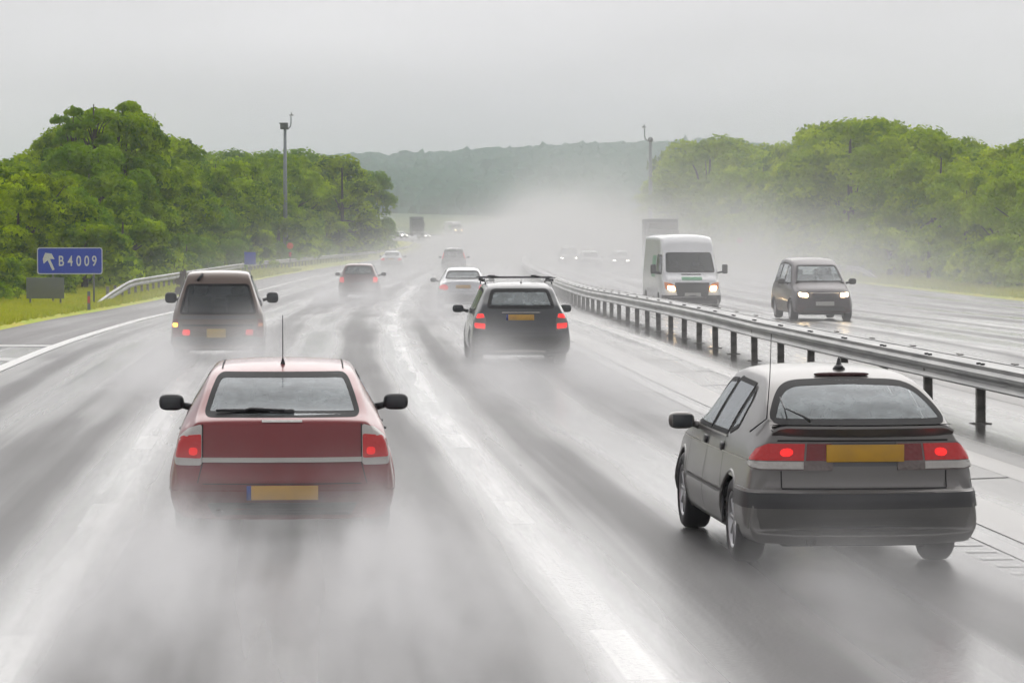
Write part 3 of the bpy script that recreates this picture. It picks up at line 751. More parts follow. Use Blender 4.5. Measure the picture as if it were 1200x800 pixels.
# ---- red five-door hatchback, nearest on the left
r = Car('red_hatchback', [
 # y    w    zb   zs   ws    zr   wr    zc   bow
 (.13, .60, .20, .23, .58, .24, .50, .245, .10),
 (.03, .74, .19, .30, .72, .34, .66, .345, .12),
 (.00, .80, .18, .40, .79, .47, .72, .475, .13),
 (.02, .84, .17, .50, .83, .585, .74, .59, .13),
 (.045, .86, .17, .56, .84, .70, .72, .705, .13),
 (.075, .875, .17, .66, .84, .83, .69, .84, .12),
 (.11, .885, .17, .75, .83, .925, .67, .945, .10),
 (.20, .895, .17, .81, .825, .955, .66, .975, .07),
 (.32, .90, .17, .85, .82, .985, .655, 1.0, .06),
 (.80, .905, .17, .89, .815, 1.175, .61, 1.20, .05),
 (1.25, .905, .17, .90, .81, 1.285, .58, 1.32, .03),
 (1.65, .905, .17, .90, .81, 1.315, .565, 1.355, 0),
 (2.3, .905, .17, .89, .81, 1.325, .56, 1.365, 0),
 (2.9, .90, .17, .88, .81, 1.26, .57, 1.31, -.04),
 (3.5, .895, .17, .86, .80, 1.02, .62, 1.07, -.12),
 (3.7, .89, .17, .84, .79, .93, .66, .965, -.15),
 (4.3, .86, .18, .72, .77, .80, .60, .83, -.2),
 (4.55, .80, .19, .55, .74, .62, .60, .64, -.22),
 (4.62, .74, .20, .38, .70, .42, .60, .43, -.2)], PL['red'], n_t=170, wheels=(.93, 3.63), wr=.315)
rw = [(-.615, .985), (.615, .985), (.565, 1.16), (.515, 1.28), (-.515, 1.28), (-.565, 1.16)]
r.window('R', rw, M['glass'], rnd=.05, name='rear_window', border=.028)
for sgn, md in ((1, 'SR'), (-1, 'SL')):
    r.window(md, [(3.35, .93), (2.42, .93), (2.40, 1.24), (2.85, 1.215)], rnd=.04, name='side_window')
    r.window(md, [(2.34, .93), (1.45, .94), (1.25, 1.02), (1.55, 1.24), (2.32, 1.245)], rnd=.04, name='side_window')
    o = r.patch('tail_light', 'R', [(sgn*.635, .60), (sgn*.852, .60), (sgn*.845, .78), (sgn*.80, .845), (sgn*.735, .895), (sgn*.635, .925)], M['clear'], .012, rnd=.03)
    r.patch('red_lens', 'R', [(sgn*.640, .655), (sgn*.848, .66), (sgn*.842, .775), (sgn*.80, .83), (sgn*.640, .845)], M['red'], .016, rnd=.02, parent=o)
    r.patch('lamp_reflector', 'R', [(sgn*.67, .68), (sgn*.74, .68), (sgn*.74, .74), (sgn*.67, .74)], M['red_glow'], .019, rnd=.03, parent=o)
    r.line(md, [(2.38, .25), (2.38, .93)], .01)
    r.lines([(md, [(2.38, .25), (2.38, .92)], .01), (md, [(1.35, .5), (1.33, .92)], .01), (md, [(3.3, .25), (3.36, .9)], .01)], M['gap'])
    h = MB()
    for yy in (1.55, 2.55):
        h = MB(); q, d = r.ray(md, (yy, .80)); h.tube([q-d*.005+Vector((0, -.08, 0)), q-d*.02, q-d*.02+Vector((0, .06, 0)), q-d*.005+Vector((0, .1, 0))], .013, 8)
        h.build('door_handle', M['black'], r.root)
r.window('F', [(-.62, .99), (.62, .99), (.53, 1.26), (-.53, 1.26)], rnd=.06, name='windscreen')
r.patch('chrome_strip', 'R', (-.632, .632, .625, .662), M['chrome'], .022, rect=True)
r.lines([('R', [(-.63, .62), (-.63, .97)], .010), ('R', [(.63, .62), (.63, .97)], .010), ('R', [(-.63, .455), (.63, .455)], .008), ('R', [(-.63, .62), (-.67, .46)], .008), ('R', [(.63, .62), (.67, .46)], .008)], M['gap'])
r.lines([('WR', [(-68, .40), (68, .40)], .012)], M['red_dim'], 'bumper_line', off=.006)
r.patch('high_brake_light', 'R', (-.16, .16, .938, .956), M['clear'], .012, rect=True)
r.patch('bumper_insert', 'R', [(-.55, .20), (.55, .20), (.60, .30), (-.60, .30)], M['black'], .008)
b = MB(); b.box((.0, .33, 1.005), (.20, .05, .05), bev=.02); b.tube([(.02, .30, 1.02), (-.25, .32, 1.035), (-.30, .33, 1.02)], .012, 6); b.box((-.28, .345, 1.02), (.5, .03, .025), bev=.008)
b.build('rear_wiper', M['black'], r.root)
r.plate(.02, .385, band=True, w=.53); r.exhaust(-.5)
b = MB()
for dx in (-.05, 0, .05): b.lathe([(0, 0), (.01, .02), (.02, 0)], 8, 'z', (dx, .02, .635))
r.patch('badge', 'R', [(.0-.05, .632), (.05, .632), (.05, .657), (-.05, .657)], M['chrome'], .03, rnd=.01)
r.mirrors(2.95, .94, .86, M['black'], size=(.11, .07, .072))
r.aerial((.0, 1.45, 1.335), .42, .16)
r.lines([('T', [(-.50, 1.32), (-.50, 2.7)], .012), ('T', [(.50, 1.32), (.50, 2.7)], .012)], M['gap'], 'roof_seam')
r.finish(spokes=7, belt=.9, cab=(.95, 3.4), seat_rows=(2.15,), hr=1.20)
b = MB(); b.box((0, .72, .93), (1.25, .62, .02)); b.build('parcel_shelf', M['inner'], r.root)
tag(r.root, 'red hatchback with chrome boot strip and blank yellow plate throwing up spray', 'car')
place(r.root, Y=24.6, X=px(330, 24.6), rz=-.005)
driver(r.root, .36, 2.28, .40, label='driver seen from behind through the rear window of the red hatchback')

# ---- silver-brown three/five-door hatchback with rear spoiler, nearest on the right
r = Car('silver_hatchback', [
 (.16, .55, .30, .33, .54, .34, .50, .345, .14),
 (.02, .76, .29, .38, .75, .42, .69, .42, .16),
 (.00, .81, .28, .45, .80, .53, .74, .53, .16),
 (.015, .825, .26, .48, .81, .585, .735, .585, .15),
 (.09, .825, .21, .55, .79, .64, .69, .64, .12),
 (.10, .83, .21, .62, .79, .80, .67, .80, .12),
 (.125, .835, .21, .70, .79, .93, .655, .935, .12),
 (.14, .84, .21, .76, .79, 1.01, .64, 1.025, .12),
 (.24, .845, .21, .82, .79, 1.05, .635, 1.07, .10),
 (.55, .85, .20, .86, .785, 1.20, .61, 1.23, .08),
 (.95, .855, .20, .88, .78, 1.345, .53, 1.375, .05),
 (1.35, .855, .20, .89, .78, 1.39, .49, 1.425, .02),
 (2.0, .855, .20, .89, .78, 1.395, .49, 1.435, 0),
 (2.6, .855, .20, .885, .78, 1.35, .50, 1.39, -.04),
 (3.25, .85, .20, .87, .775, 1.03, .58, 1.09, -.12),
 (3.45, .845, .20, .86, .77, .93, .64, .98, -.15),
 (4.2, .82, .21, .74, .74, .82, .58, .86, -.2),
 (4.52, .76, .22, .58, .70, .62, .58, .64, -.2),
 (4.6, .70, .23, .38, .66, .42, .56, .43, -.2)], PL['bronze'], n_t=190, wheels=(1.02, 3.62), wr=.315)
rw = [(-.645, 1.075), (.645, 1.075), (.585, 1.20), (.50, 1.305), (.40, 1.345), (0, 1.36), (-.40, 1.345), (-.50, 1.305), (-.585, 1.20)]
r.window('R', rw, M['glass'], rnd=.10, name='rear_window', border=.028)
for sgn, md in ((1, 'SR'), (-1, 'SL')):
    r.window(md, [(3.18, .925), (2.32, .925), (2.24, 1.30), (2.60, 1.285)], rnd=.035, name='side_window', border=.02)
    r.window(md, [(2.25, .925), (1.52, .93), (1.42, 1.30), (2.17, 1.315)], rnd=.035, name='side_window', border=.02)
    r.window(md, [(1.44, .94), (1.20, 1.0), (1.22, 1.20), (1.35, 1.29)], rnd=.03, name='quarter_window', border=.02)
    a0, a1 = (52, 24)
    S = -sgn
    o = r.patch('tail_light', 'WR', [(S*-57, .775), (S*-46, .745), (S*-16.4, .745), (S*-16.4, .945), (S*-44, .945), (S*-52, .90)], M['smoke'], .014, rnd=0)
    r.patch('red_lens', 'WR', [(S*-55.5, .815), (S*-29.5, .815), (S*-29.5, .935), (S*-44, .935), (S*-51, .895)], M['red'], .018, rnd=0, parent=o)
    r.patch('red_lens', 'WR', [(S*-28.5, .815), (S*-17.2, .815), (S*-17.2, .935), (S*-28.5, .935)], M['red_dim'], .018, rnd=0, parent=o)
    r.patch('clear_lens', 'WR', [(S*-56, .78), (S*-46, .755), (S*-29.5, .755), (S*-29.5, .808), (S*-56, .808)], M['clear'], .018, rnd=0, parent=o)
    r.patch('brake_bulb', 'WR', [(S*(-36.7+2.6*math.cos(q)), .873+.03*math.sin(q)) for q in [2*math.pi*i/12 for i in range(12)]], M['red_lit'], .0205, rnd=0, parent=o)
    # door gaps, rub strips, handles
    r.lines([(md, [(2.28, .30), (2.30, .92)], .010), (md, [(1.46, .62), (1.55, .92)], .010), (md, [(1.46, .62), (1.36, .50)], .010), (md, [(3.12, .28), (3.26, .92)], .010)], M['gap'])
    r.lines([(md, [(1.40, .50), (3.22, .50)], .022)], M['black'], 'rub_strip', off=.012)
    r.lines([(md, [(.42, .80), (4.0, .775)], .010)], M['chrome'], 'waist_moulding', off=.008)
    r.lines([(md, [(1.5, .905), (3.25, .905)], .012)], M['chrome'], 'window_ledge_trim', off=.008)
    h = MB()
    for yy in (1.60, 2.42):
        h = MB(); q, d = r.ray(md, (yy, .82)); h.ell(q-d*.004, (.018, .075, .035), p=.7)
        h.build('door_handle', M['black'], r.root)
    mf = MB(); q, d = r.ray(md, (1.37, .30)); mf.box(q+d*-.004+Vector((0, -.02, .06)), (.02, .05, .20), bev=.008); mf.build('mud_flap', M['black'], r.root)
r.window('F', [(-.58, 1.0), (.58, 1.0), (.47, 1.31), (-.47, 1.31)], rnd=.06, name='windscreen')
r.patch('bumper', 'WR', (-74, 74, .475, .585), M['black'], .026, rect=True)
r.patch('bumper_cap', 'WR', (-74, 74, .585, .605), PL['bronze'], .020, rect=True)
r.patch('bumper_skirt', 'WR', (-74, 74, .325, .475), PL['bronze'], .014, rect=True)
r.patch('lower_lip', 'WR', (-24, 26, .318, .345), M['trim'], .022, rect=True)
r.patch('number_plate_recess', 'R', [(-.40, .775), (.40, .775), (.40, .945), (-.40, .945)], M['trim'], .006, rnd=.02)
p = r.plate(0, .868, w=.565, h=.125)
r.lines([('R', [(-.60, .62), (-.60, .74)], .009), ('R', [(.60, .62), (.60, .74)], .009), ('R', [(-.66, 1.03), (-.62, .95)], .009), ('R', [(.66, 1.03), (.62, .95)], .009), ('R', [(-.62, .955), (.62, .955)], .012), ('R', [(-.60, .615), (.60, .615)], .010)], M['gap'])
# rear spoiler: curved lip under the glass
vs = []; nseg = 28
prof = [(.20, 1.045), (.08, 1.066), (.045, 1.062), (.04, 1.045), (.10, .985)]
for i in range(nseg+1):
    x = -.66+1.32*i/nseg; e = abs(x)/.66; q = .12*e*e; dn = .03*max(0, e-.9)/.1
    for (a, z) in prof: vs.append((x, a+q, z-dn if z > 1 else z))
k = len(prof); fs = [(i*k+j, i*k+j+1, (i+1)*k+j+1, (i+1)*k+j) for i in range(nseg) for j in range(k-1)]
o = mesh('spoiler', vs, fs, PL['bronze'], r.root); o.data.set_sharp_from_angle(angle=R(40))
vs = [v for i in range(nseg+1) for v in ((-.655+1.31*i/nseg, .19+.12*(abs(-.66+1.32*i/nseg)/.66)**2, 1.056), (-.655+1.31*i/nseg, .055+.12*(abs(-.66+1.32*i/nseg)/.66)**2, 1.072))]
mesh('spoiler_cap', vs, [(2*i, 2*i+1, 2*i+3, 2*i+2) for i in range(nseg)], M['black'], o)
b = MB(); b.ell((0, 1.0, 1.392), (.21, .035, .017), p=.7); b.build('high_brake_light', mat('smoked_red', (.05, .012, .012), .2), r.root)
b = MB(); b.tube([(-.37, .25, 1.09), (-.42, .28, 1.125), (-.53, .36, 1.175)], [.014, .008, .005], 8)
b.tube([(-.53, .30, 1.10), (-.54, .36, 1.175), (-.55, .50, 1.25)], .005, 6); b.build('rear_wiper', M['black'], r.root)
b = MB(); b.lathe([(1.415, .05), (1.43, .045), (1.445, .025), (1.50, .010), (1.51, 0)], 14, 'z', (.03, 1.25, 0)); b.ell((.03, 1.25, 1.435), (.035, .06, .02)); b.build('roof_antenna', M['black'], r.root)
b = MB(); b.tube([(-.76, .55, 1.0), (-.66, .42, 1.10), (-.645, .38, 1.40), (-.64, .35, 1.72)], [.007, .0045, .0035, .003], 6); b.build('whip_aerial', M['black'], r.root)
r.mirrors(3.0, .93, .785, PL['bronze'], size=(.105, .07, .068))
r.exhaust(-.40, .24)
r.finish(spokes=3*3, belt=.9, cab=(.95, 3.25), seat_rows=(2.05,), hr=1.22)
b = MB(); b.box((0, .66, 1.0), (1.2, .7, .02)); b.build('parcel_shelf', M['inner'], r.root)
cl = mat('pale_cloth', (.38, .42, .42), .9)
b = MB(); b.ell((.20, .52, 1.02), (.34, .2, .075), p=.8); b.ell((-.12, .48, 1.02), (.14, .12, .05)); b.build('cloth_bundle', cl, r.root)
tag(r.root, 'silver brown hatchback with rear spoiler, whip aerial and black bumper strip beside the barrier', 'car')
place(r.root, Y=22.2, X=px(1018, 22.2), rz=.015)

# ---- black estate with roof bars
EST = [
 (.14, .6, .24, .28, .6, .29, .5, .295, .1), (.02, .78, .22, .38, .77, .44, .7, .445, .12), (.0, .84, .2, .46, .83, .54, .74, .545, .12),
 (.05, .865, .2, .55, .85, .66, .72, .665, .10), (.07, .88, .2, .66, .85, .86, .70, .865, .10), (.11, .885, .2, .78, .84, .99, .685, 1.0, .10),
 (.35, .89, .2, .86, .83, 1.20, .63, 1.22, .08), (.62, .89, .2, .89, .82, 1.375, .58, 1.41, .06), (.80, .89, .2, .9, .82, 1.41, .57, 1.45, .04),
 (1.6, .89, .2, .9, .82, 1.44, .57, 1.48, 0), (2.4, .89, .2, .9, .82, 1.42, .57, 1.47, 0), (2.95, .885, .2, .89, .81, 1.32, .58, 1.38, -.04),
 (3.55, .88, .2, .87, .80, 1.03, .64, 1.08, -.12), (3.75, .875, .2, .85, .79, .94, .66, .97, -.15), (4.4, .84, .21, .74, .76, .82, .6, .85, -.2), (4.65, .78, .22, .56, .72, .62, .6, .64, -.2), (4.72, .7, .23, .4, .68, .42, .6, .43, -.2)]
r = Car('black_estate', EST, PL['charcoal'], n_t=120, wheels=(1.0, 3.75), wr=.32)
r.window('R', [(-.60, 1.03), (.60, 1.03), (.55, 1.2), (.50, 1.355), (-.50, 1.355), (-.55, 1.2)], M['glass'], rnd=.07, name='rear_window', border=.05)
r.window('F', [(-.6, 1.0), (.6, 1.0), (.5, 1.33), (-.5, 1.33)], rnd=.06, name='windscreen')
for sgn, md in ((1, 'SR'), (-1, 'SL')):
    r.window(md, [(3.35, .94), (2.45, .94), (2.42, 1.34), (2.85, 1.31)], rnd=.04, name='side_window')
    r.window(md, [(2.38, .94), (1.6, .94), (1.58, 1.35), (2.36, 1.35)], rnd=.04, name='side_window')
    r.window(md, [(1.52, .94), (.80, .98), (.92, 1.32), (1.50, 1.35)], rnd=.04, name='side_window')
    o = r.patch('tail_light', 'R', [(sgn*.62, .62), (sgn*.84, .66), (sgn*.87, .80), (sgn*.80, .93), (sgn*.66, .95), (sgn*.62, .82)], M['smoke'], .014, rnd=.03)
    r.patch('brake_lens', 'R', [(sgn*.65, .86), (sgn*.80, .85), (sgn*.77, .925), (sgn*.67, .93)], M['red_lit'], .02, rnd=.02, parent=o)
    r.patch('brake_lens', 'R', [(sgn*.64, .66), (sgn*.82, .68), (sgn*.83, .765), (sgn*.64, .755)], M['red_lit'], .02, rnd=.02, parent=o)
    b = MB(); b.tube([(sgn*.60, .85, 1.445), (sgn*.60, .95, 1.49), (sgn*.60, 2.7, 1.47), (sgn*.60, 2.8, 1.42)], .014, 6); b.build('roof_rail', M['black'], r.root)
b = MB()
for yy in (1.3, 2.3): MB().tube([(-.70, yy, 1.55), (.70, yy, 1.55)], .010, 8).build('roof_bar', M['trim'], r.root)
b = MB()
for yy in (1.3, 2.3):
    for sx in (-.62, .62): b.box((sx, yy, 1.505), (.08, .07, .05), bev=.015)
    b.box((-.42, yy, 1.57), (.14, .06, .025), bev=.01); b.box((.36, yy, 1.57), (.10, .06, .03), bev=.01)
b.build('roof_bar_clamp', M['black'], r.root)
r.patch('chrome_strip', 'R', (-.34, .34, .945, .958), M['chrome'], .02, rect=True)
r.plate(.0, .865, w=.46, h=.10, band=True)
r.patch('bumper_strip', 'R', [(-.45, .24), (.45, .24), (.44, .27), (.1, .285), (-.1, .285), (-.44, .27)], M['chrome'], .02, rnd=.01)
r.mirrors(3.0, .95, .88, PL['charcoal']); r.exhaust(-.5); r.aerial((.05, .95, 1.44), .12, .05)
r.lines([('R', [(-.64, .58), (.64, .58)], .012)], M['gap'])
r.finish(spokes=7, cab=(.6, 3.4), seat_rows=(2.2,), hr=1.25, rear_seat=1.25)
tag(r.root, 'black estate car with roof bars and lit brake lights following the barrier side lane', 'car')
place(r.root, Y=55.3, X=px(611, 55.3), rz=0.0); estate = r

# ---- silver saloon
r = Car('silver_saloon', [
 (.14, .6, .24, .28, .6, .29, .5, .295, .12), (.02, .78, .22, .38, .77, .44, .7, .445, .14), (.0, .84, .2, .46, .83, .54, .74, .545, .14),
 (.05, .865, .2, .58, .84, .70, .66, .72, .14), (.09, .87, .2, .72, .82, .90, .58, .945, .14), (.16, .875, .2, .78, .81, .93, .60, .99, .10),
 (.55, .885, .2, .85, .81, .965, .62, 1.02, .06), (.75, .89, .2, .87, .81, 1.02, .63, 1.06, .05), (1.35, .89, .2, .9, .81, 1.31, .53, 1.35, .04),
 (1.7, .89, .2, .9, .81, 1.355, .52, 1.40, 0), (2.3, .89, .2, .9, .81, 1.37, .52, 1.415, 0), (2.8, .885, .2, .89, .8, 1.30, .53, 1.36, -.04),
 (3.4, .88, .2, .87, .8, 1.01, .62, 1.06, -.12), (3.6, .875, .2, .85, .79, .92, .66, .96, -.15), (4.3, .84, .21, .74, .76, .80, .6, .84, -.2), (4.6, .78, .22, .56, .72, .62, .6, .64, -.2), (4.67, .7, .23, .4, .68, .42, .6, .43, -.2)], PL['silver'], n_t=110, wheels=(1.0, 3.7), wr=.31)
r.window('R', [(-.60, 1.04), (.60, 1.04), (.50, 1.30), (-.50, 1.30)], M['glass'], rnd=.07, name='rear_window', border=.04)
r.window('F', [(-.6, .98), (.6, .98), (.5, 1.3), (-.5, 1.3)], rnd=.06, name='windscreen')
for sgn, md in ((1, 'SR'), (-1, 'SL')):
    r.window(md, [(3.2, .93), (2.35, .93), (2.32, 1.29), (2.75, 1.27)], rnd=.04, name='side_window')
    r.window(md, [(2.28, .93), (1.45, .95), (1.6, 1.27), (2.26, 1.29)], rnd=.04, name='side_window')
    r.patch('tail_light', 'R', [(sgn*.50, .70), (sgn*.60, .66), (sgn*.80, .70), (sgn*.82, .80), (sgn*.70, .86), (sgn*.55, .84)], M['red_glow'], .014, rnd=.06)
r.plate(.0, .78, w=.50, h=.115); r.mirrors(2.9, .96, .88, M['black']); r.exhaust(-.5); r.exhaust(.5)
r.lines([('R', [(-.62, .62), (.62, .62)], .012), ('R', [(-.62, .62), (-.55, .92)], .012), ('R', [(.62, .62), (.55, .92)], .012)], M['gap'])
r.finish(spokes=7, cab=(1.3, 3.3), seat_rows=(2.15,), hr=1.2, rear_seat=1.35)
tag(r.root, 'silver saloon with round red tail lights just beyond the black estate', 'car')
place(r.root, Y=105, X=px(543, 105)); saloon = r

# ---- tall people carrier with one amber indicator flashing
r = Car('people_carrier', [
 (.14, .6, .26, .30, .6, .31, .5, .315, .10), (.02, .80, .24, .40, .79, .46, .72, .465, .12), (.0, .86, .22, .48, .86, .56, .78, .565, .12),
 (.04, .875, .22, .56, .865, .68, .77, .685, .08), (.07, .885, .22, .70, .865, .92, .75, .93, .08), (.16, .89, .22, .86, .855, 1.08, .73, 1.09, .08),
 (.34, .895, .22, .95, .84, 1.34, .66, 1.36, .06), (.50, .895, .22, .98, .83, 1.58, .59, 1.61, .05), (.62, .895, .22, 1.0, .83, 1.66, .57, 1.69, .04),
 (1.2, .895, .22, 1.0, .83, 1.69, .57, 1.73, 0), (2.4, .895, .22, .99, .83, 1.67, .57, 1.72, 0), (2.9, .89, .22, .97, .82, 1.58, .58, 1.64, -.04),
 (3.7, .88, .22, .93, .80, 1.12, .66, 1.17, -.15), (3.9, .875, .22, .91, .79, 1.02, .66, 1.06, -.15), (4.25, .83, .23, .78, .75, .86, .6, .89, -.18), (4.42, .78, .24, .56, .72, .62, .6, .64, -.2), (4.47, .7, .25, .4, .68, .42, .6, .43, -.2)], PL['beige'], n_t=120, wheels=(.80, 3.6), wr=.31)
r.window('R', [(-.72, .90), (.72, .90), (.665, 1.15), (.575, 1.46), (-.575, 1.46), (-.665, 1.15)], M['glass_dark'], rnd=.06, name='rear_window', border=.03)
r.window('F', [(-.62, 1.12), (.62, 1.12), (.52, 1.56), (-.52, 1.56)], rnd=.06, name='windscreen')
for sgn, md in ((1, 'SR'), (-1, 'SL')):
    r.window(md, [(3.45, 1.04), (2.45, 1.04), (2.42, 1.58), (2.8, 1.55)], rnd=.05, name='side_window')
    r.window(md, [(2.36, 1.04), (1.4, 1.04), (1.38, 1.6), (2.34, 1.6)], rnd=.05, name='side_window')
    r.window(md, [(1.3, 1.04), (.5, 1.04), (.68, 1.58), (1.28, 1.6)], rnd=.05, name='side_window')
    o = r.patch('tail_light', 'R', [(sgn*.70, .44), (sgn*.86, .44), (sgn*.865, .80), (sgn*.76, .80), (sgn*.76, .60), (sgn*.52, .60), (sgn*.52, .47), (sgn*.70, .47)], M['red_dim'], .012, rnd=0)
    r.patch('tail_light', 'R', [(sgn*.53, .49), (sgn*.67, .49), (sgn*.67, .60), (sgn*.53, .60)], M['red_lit'] if sgn < 0 else M['red_glow'], .02, rnd=.04)
    r.patch('indicator', 'R', [(sgn*.765, .655), (sgn*.855, .655), (sgn*.855, .725), (sgn*.765, .725)], M['amber'] if sgn < 0 else M['amber_off'], .02, rnd=.02, label='lit amber indicator' if sgn < 0 else 'unlit indicator')
r.patch('rub_panel', 'R', (-.68, .68, .66, .70), M['black'], .01, rect=True); r.patch('boot_trim', 'R', (-.72, .72, .80, .875), M['trim'], .008, rect=True)
p = r.plate(-.03, .53, w=.36, h=.17, m=mat('old_yellow_plate', (.48, .33, .05), .5))
r.patch('bumper', 'WR', (-62, 62, .30, .46), M['trim'], .02, rect=True)
r.mirrors(3.15, 1.14, .885, M['black'], size=(.12, .08, .11))
b = MB(); b.tube([(-.42, .52, 1.50), (-.36, .42, 1.58), (-.30, .50, 1.66)], .03, 6); b.box((-.36, .48, 1.50), (.2, .05, .09), bev=.02); b.build('rear_wiper', M['black'], r.root)
r.finish(spokes=7, cab=(.6, 3.6), seat_rows=(2.1, 1.2), hr=1.4, rear_seat=False, belt=1.1)
tag(r.root, 'faded brown people carrier with an amber light glowing, nearest the grass verge', 'people carrier')
place(r.root, Y=57.5, X=px(255, 57.5), rz=.015); r.root.scale = (.97, 1, .96); carrier = r
driver(r.root, .36, 2.2, .55, label='driver shape behind the dark rear glass of the faded brown people carrier')

# ---- small hatchback with a pale roof
SMALL = [
 (.12, .6, .24, .28, .6, .29, .5, .295, .1), (.02, .74, .22, .38, .73, .44, .66, .445, .12), (.0, .79, .2, .46, .79, .54, .72, .545, .12),
 (.05, .81, .2, .56, .79, .68, .69, .685, .10), (.08, .815, .2, .68, .78, .88, .66, .885, .10), (.14, .82, .2, .80, .775, .98, .64, .99, .08),
 (.30, .825, .2, .87, .77, 1.18, .58, 1.20, .06), (.48, .825, .2, .9, .77, 1.35, .53, 1.385, .05), (.7, .825, .2, .9, .77, 1.385, .52, 1.42, .03),
 (1.5, .825, .2, .9, .77, 1.40, .52, 1.44, 0), (2.1, .82, .2, .9, .76, 1.37, .53, 1.41, -.02), (2.9, .81, .2, .87, .75, 1.02, .6, 1.07, -.12),
 (3.1, .80, .2, .85, .74, .92, .62, .96, -.15), (3.6, .77, .21, .72, .70, .78, .56, .80, -.2), (3.8, .72, .22, .54, .67, .58, .56, .6, -.2), (3.85, .66, .23, .4, .62, .42, .52, .43, -.18)]
r = Car('small_hatchback', SMALL, PL['maroon'], n_t=90, wheels=(.7, 3.1), wr=.29)
r.window('R', [(-.58, 1.0), (.58, 1.0), (.53, 1.18), (.46, 1.33), (-.46, 1.33), (-.53, 1.18)], M['glass'], rnd=.06, name='rear_window', border=.04)
r.window('F', [(-.56, .99), (.56, .99), (.48, 1.32), (-.48, 1.32)], rnd=.06, name='windscreen')
for sgn, md in ((1, 'SR'), (-1, 'SL')):
    r.window(md, [(2.7, .93), (1.75, .93), (1.75, 1.32), (2.15, 1.30)], rnd=.04, name='side_window')
    r.window(md, [(1.68, .93), (.7, .95), (.85, 1.30), (1.68, 1.32)], rnd=.04, name='side_window')
    r.patch('tail_light', 'R', [(sgn*.58, .66), (sgn*.77, .68), (sgn*.78, .86), (sgn*.60, .90)], M['red_glow'] if sgn < 0 else M['red_lit'], .014, rnd=.05)
r.plate(0, .62, w=.5, m=M['trim']); r.mirrors(2.35, .97, .815, M['black']); r.aerial((0, .7, 1.41), .1, .04)
r.patch('bumper_strip', 'R', [(-.45, .22), (.45, .22), (.42, .26), (-.42, .26)], M['chrome'], .02, rnd=.01)
r.finish(spokes=7, cab=(.5, 2.8), seat_rows=(1.55,), hr=1.22, rear_seat=.8)
tag(r.root, 'small dark red hatchback with bright brake light, driving beyond the brown people carrier', 'car')
place(r.root, Y=126, X=px(420, 126), rz=-.01); small = r
roofm = PL['silver']

c = dup(saloon.root, 'pale car half lost in spray near the left barrier, beyond the small dark red hatchback', {PL['silver']: PL['white']}); c.name = 'pale_car'
place(c, Y=245, X=px(458.5, 245))
# tall dark people carrier ahead of the saloon
r = Car('people_carrier', [list(q) for q in [
 (.14, .6, .26, .30, .6, .31, .5, .315, .10), (.02, .80, .24, .40, .79, .46, .72, .465, .12), (.0, .86, .22, .48, .86, .56, .78, .565, .12),
 (.04, .875, .22, .56, .865, .68, .77, .685, .08), (.07, .885, .22, .70, .865, .92, .75, .93, .08), (.12, .89, .22, .86, .855, 1.08, .73, 1.09, .08),
 (.24, .895, .22, .95, .84, 1.34, .68, 1.36, .06), (.38, .895, .22, .98, .83, 1.58, .63, 1.62, .05), (.55, .895, .22, 1.0, .83, 1.68, .61, 1.72, .04),
 (1.2, .895, .22, 1.0, .83, 1.72, .60, 1.77, 0), (2.2, .895, .22, .99, .83, 1.68, .60, 1.74, 0), (2.7, .89, .22, .97, .82, 1.56, .60, 1.62, -.04),
 (3.45, .88, .22, .93, .80, 1.12, .68, 1.17, -.15), (3.7, .875, .22, .90, .79, 1.0, .68, 1.04, -.15), (4.15, .83, .23, .76, .75, .84, .62, .86, -.18), (4.35, .79, .24, .52, .73, .60, .62, .61, -.2), (4.4, .72, .25, .4, .7, .42, .62, .43, -.2)]], PL['wine'], n_t=110, wheels=(.75, 3.55), wr=.31)
r.window('R', [(-.66, 1.10), (.66, 1.10), (.60, 1.35), (.52, 1.56), (-.52, 1.56), (-.60, 1.35)], M['glass'], rnd=.06, name='rear_window')
r.window('F', [(-.66, 1.10), (.66, 1.10), (.54, 1.55), (-.54, 1.55)], rnd=.06, name='windscreen')
for sgn, md in ((1, 'SR'), (-1, 'SL')):
    r.window(md, [(3.2, 1.04), (2.25, 1.04), (2.22, 1.58), (2.55, 1.52)], rnd=.05, name='side_window')
    r.window(md, [(2.16, 1.04), (1.3, 1.04), (1.28, 1.62), (2.14, 1.6)], rnd=.05, name='side_window')
    r.window(md, [(1.2, 1.04), (.45, 1.06), (.55, 1.56), (1.18, 1.62)], rnd=.05, name='side_window')
    r.patch('tail_light', 'R', [(sgn*.74, 1.10), (sgn*.82, .95), (sgn*.84, 1.10), (sgn*.72, 1.42), (sgn*.66, 1.42)], M['red_dim'], .016, rnd=.02)
    o = r.patch('headlight', 'WF', [(sgn*24, .68), (sgn*40, .70), (sgn*45, .82), (sgn*38, .83), (sgn*25, .76)], M['smoke'], .012, rnd=0)
    r.patch('headlight', 'F', [(sgn*.46, .68), (sgn*.69, .70), (sgn*.70, .81), (sgn*.46, .78)], M['head'], .03, rnd=.04)
r.patch('grille', 'F', [(-.42, .62), (.42, .62), (.46, .74), (-.46, .74)], M['black'], .012, rnd=.03)
r.patch('lower_grille', 'F', [(-.6, .30), (.6, .30), (.5, .40), (-.5, .40)], M['black'], .012, rnd=.03)
r.plate(0, .50, front=True); r.mirrors(3.0, 1.10, .885, M['black'], size=(.11, .07, .085))
b = MB(); b.tube([(-.1, 3.50, 1.13), (.05, 3.2, 1.32), (.02, 3.0, 1.46)], .012, 6); b.tube([(.55, 3.5, 1.10), (.1, 3.55, 1.14)], .012, 6); b.build('wiper', M['black'], r.root)
b = MB(); b.tube([(-.40, 4.30, .80), (0, 4.40, .79), (.40, 4.30, .80)], .012, 6); b.build('chrome_bar', M['chrome'], r.root)
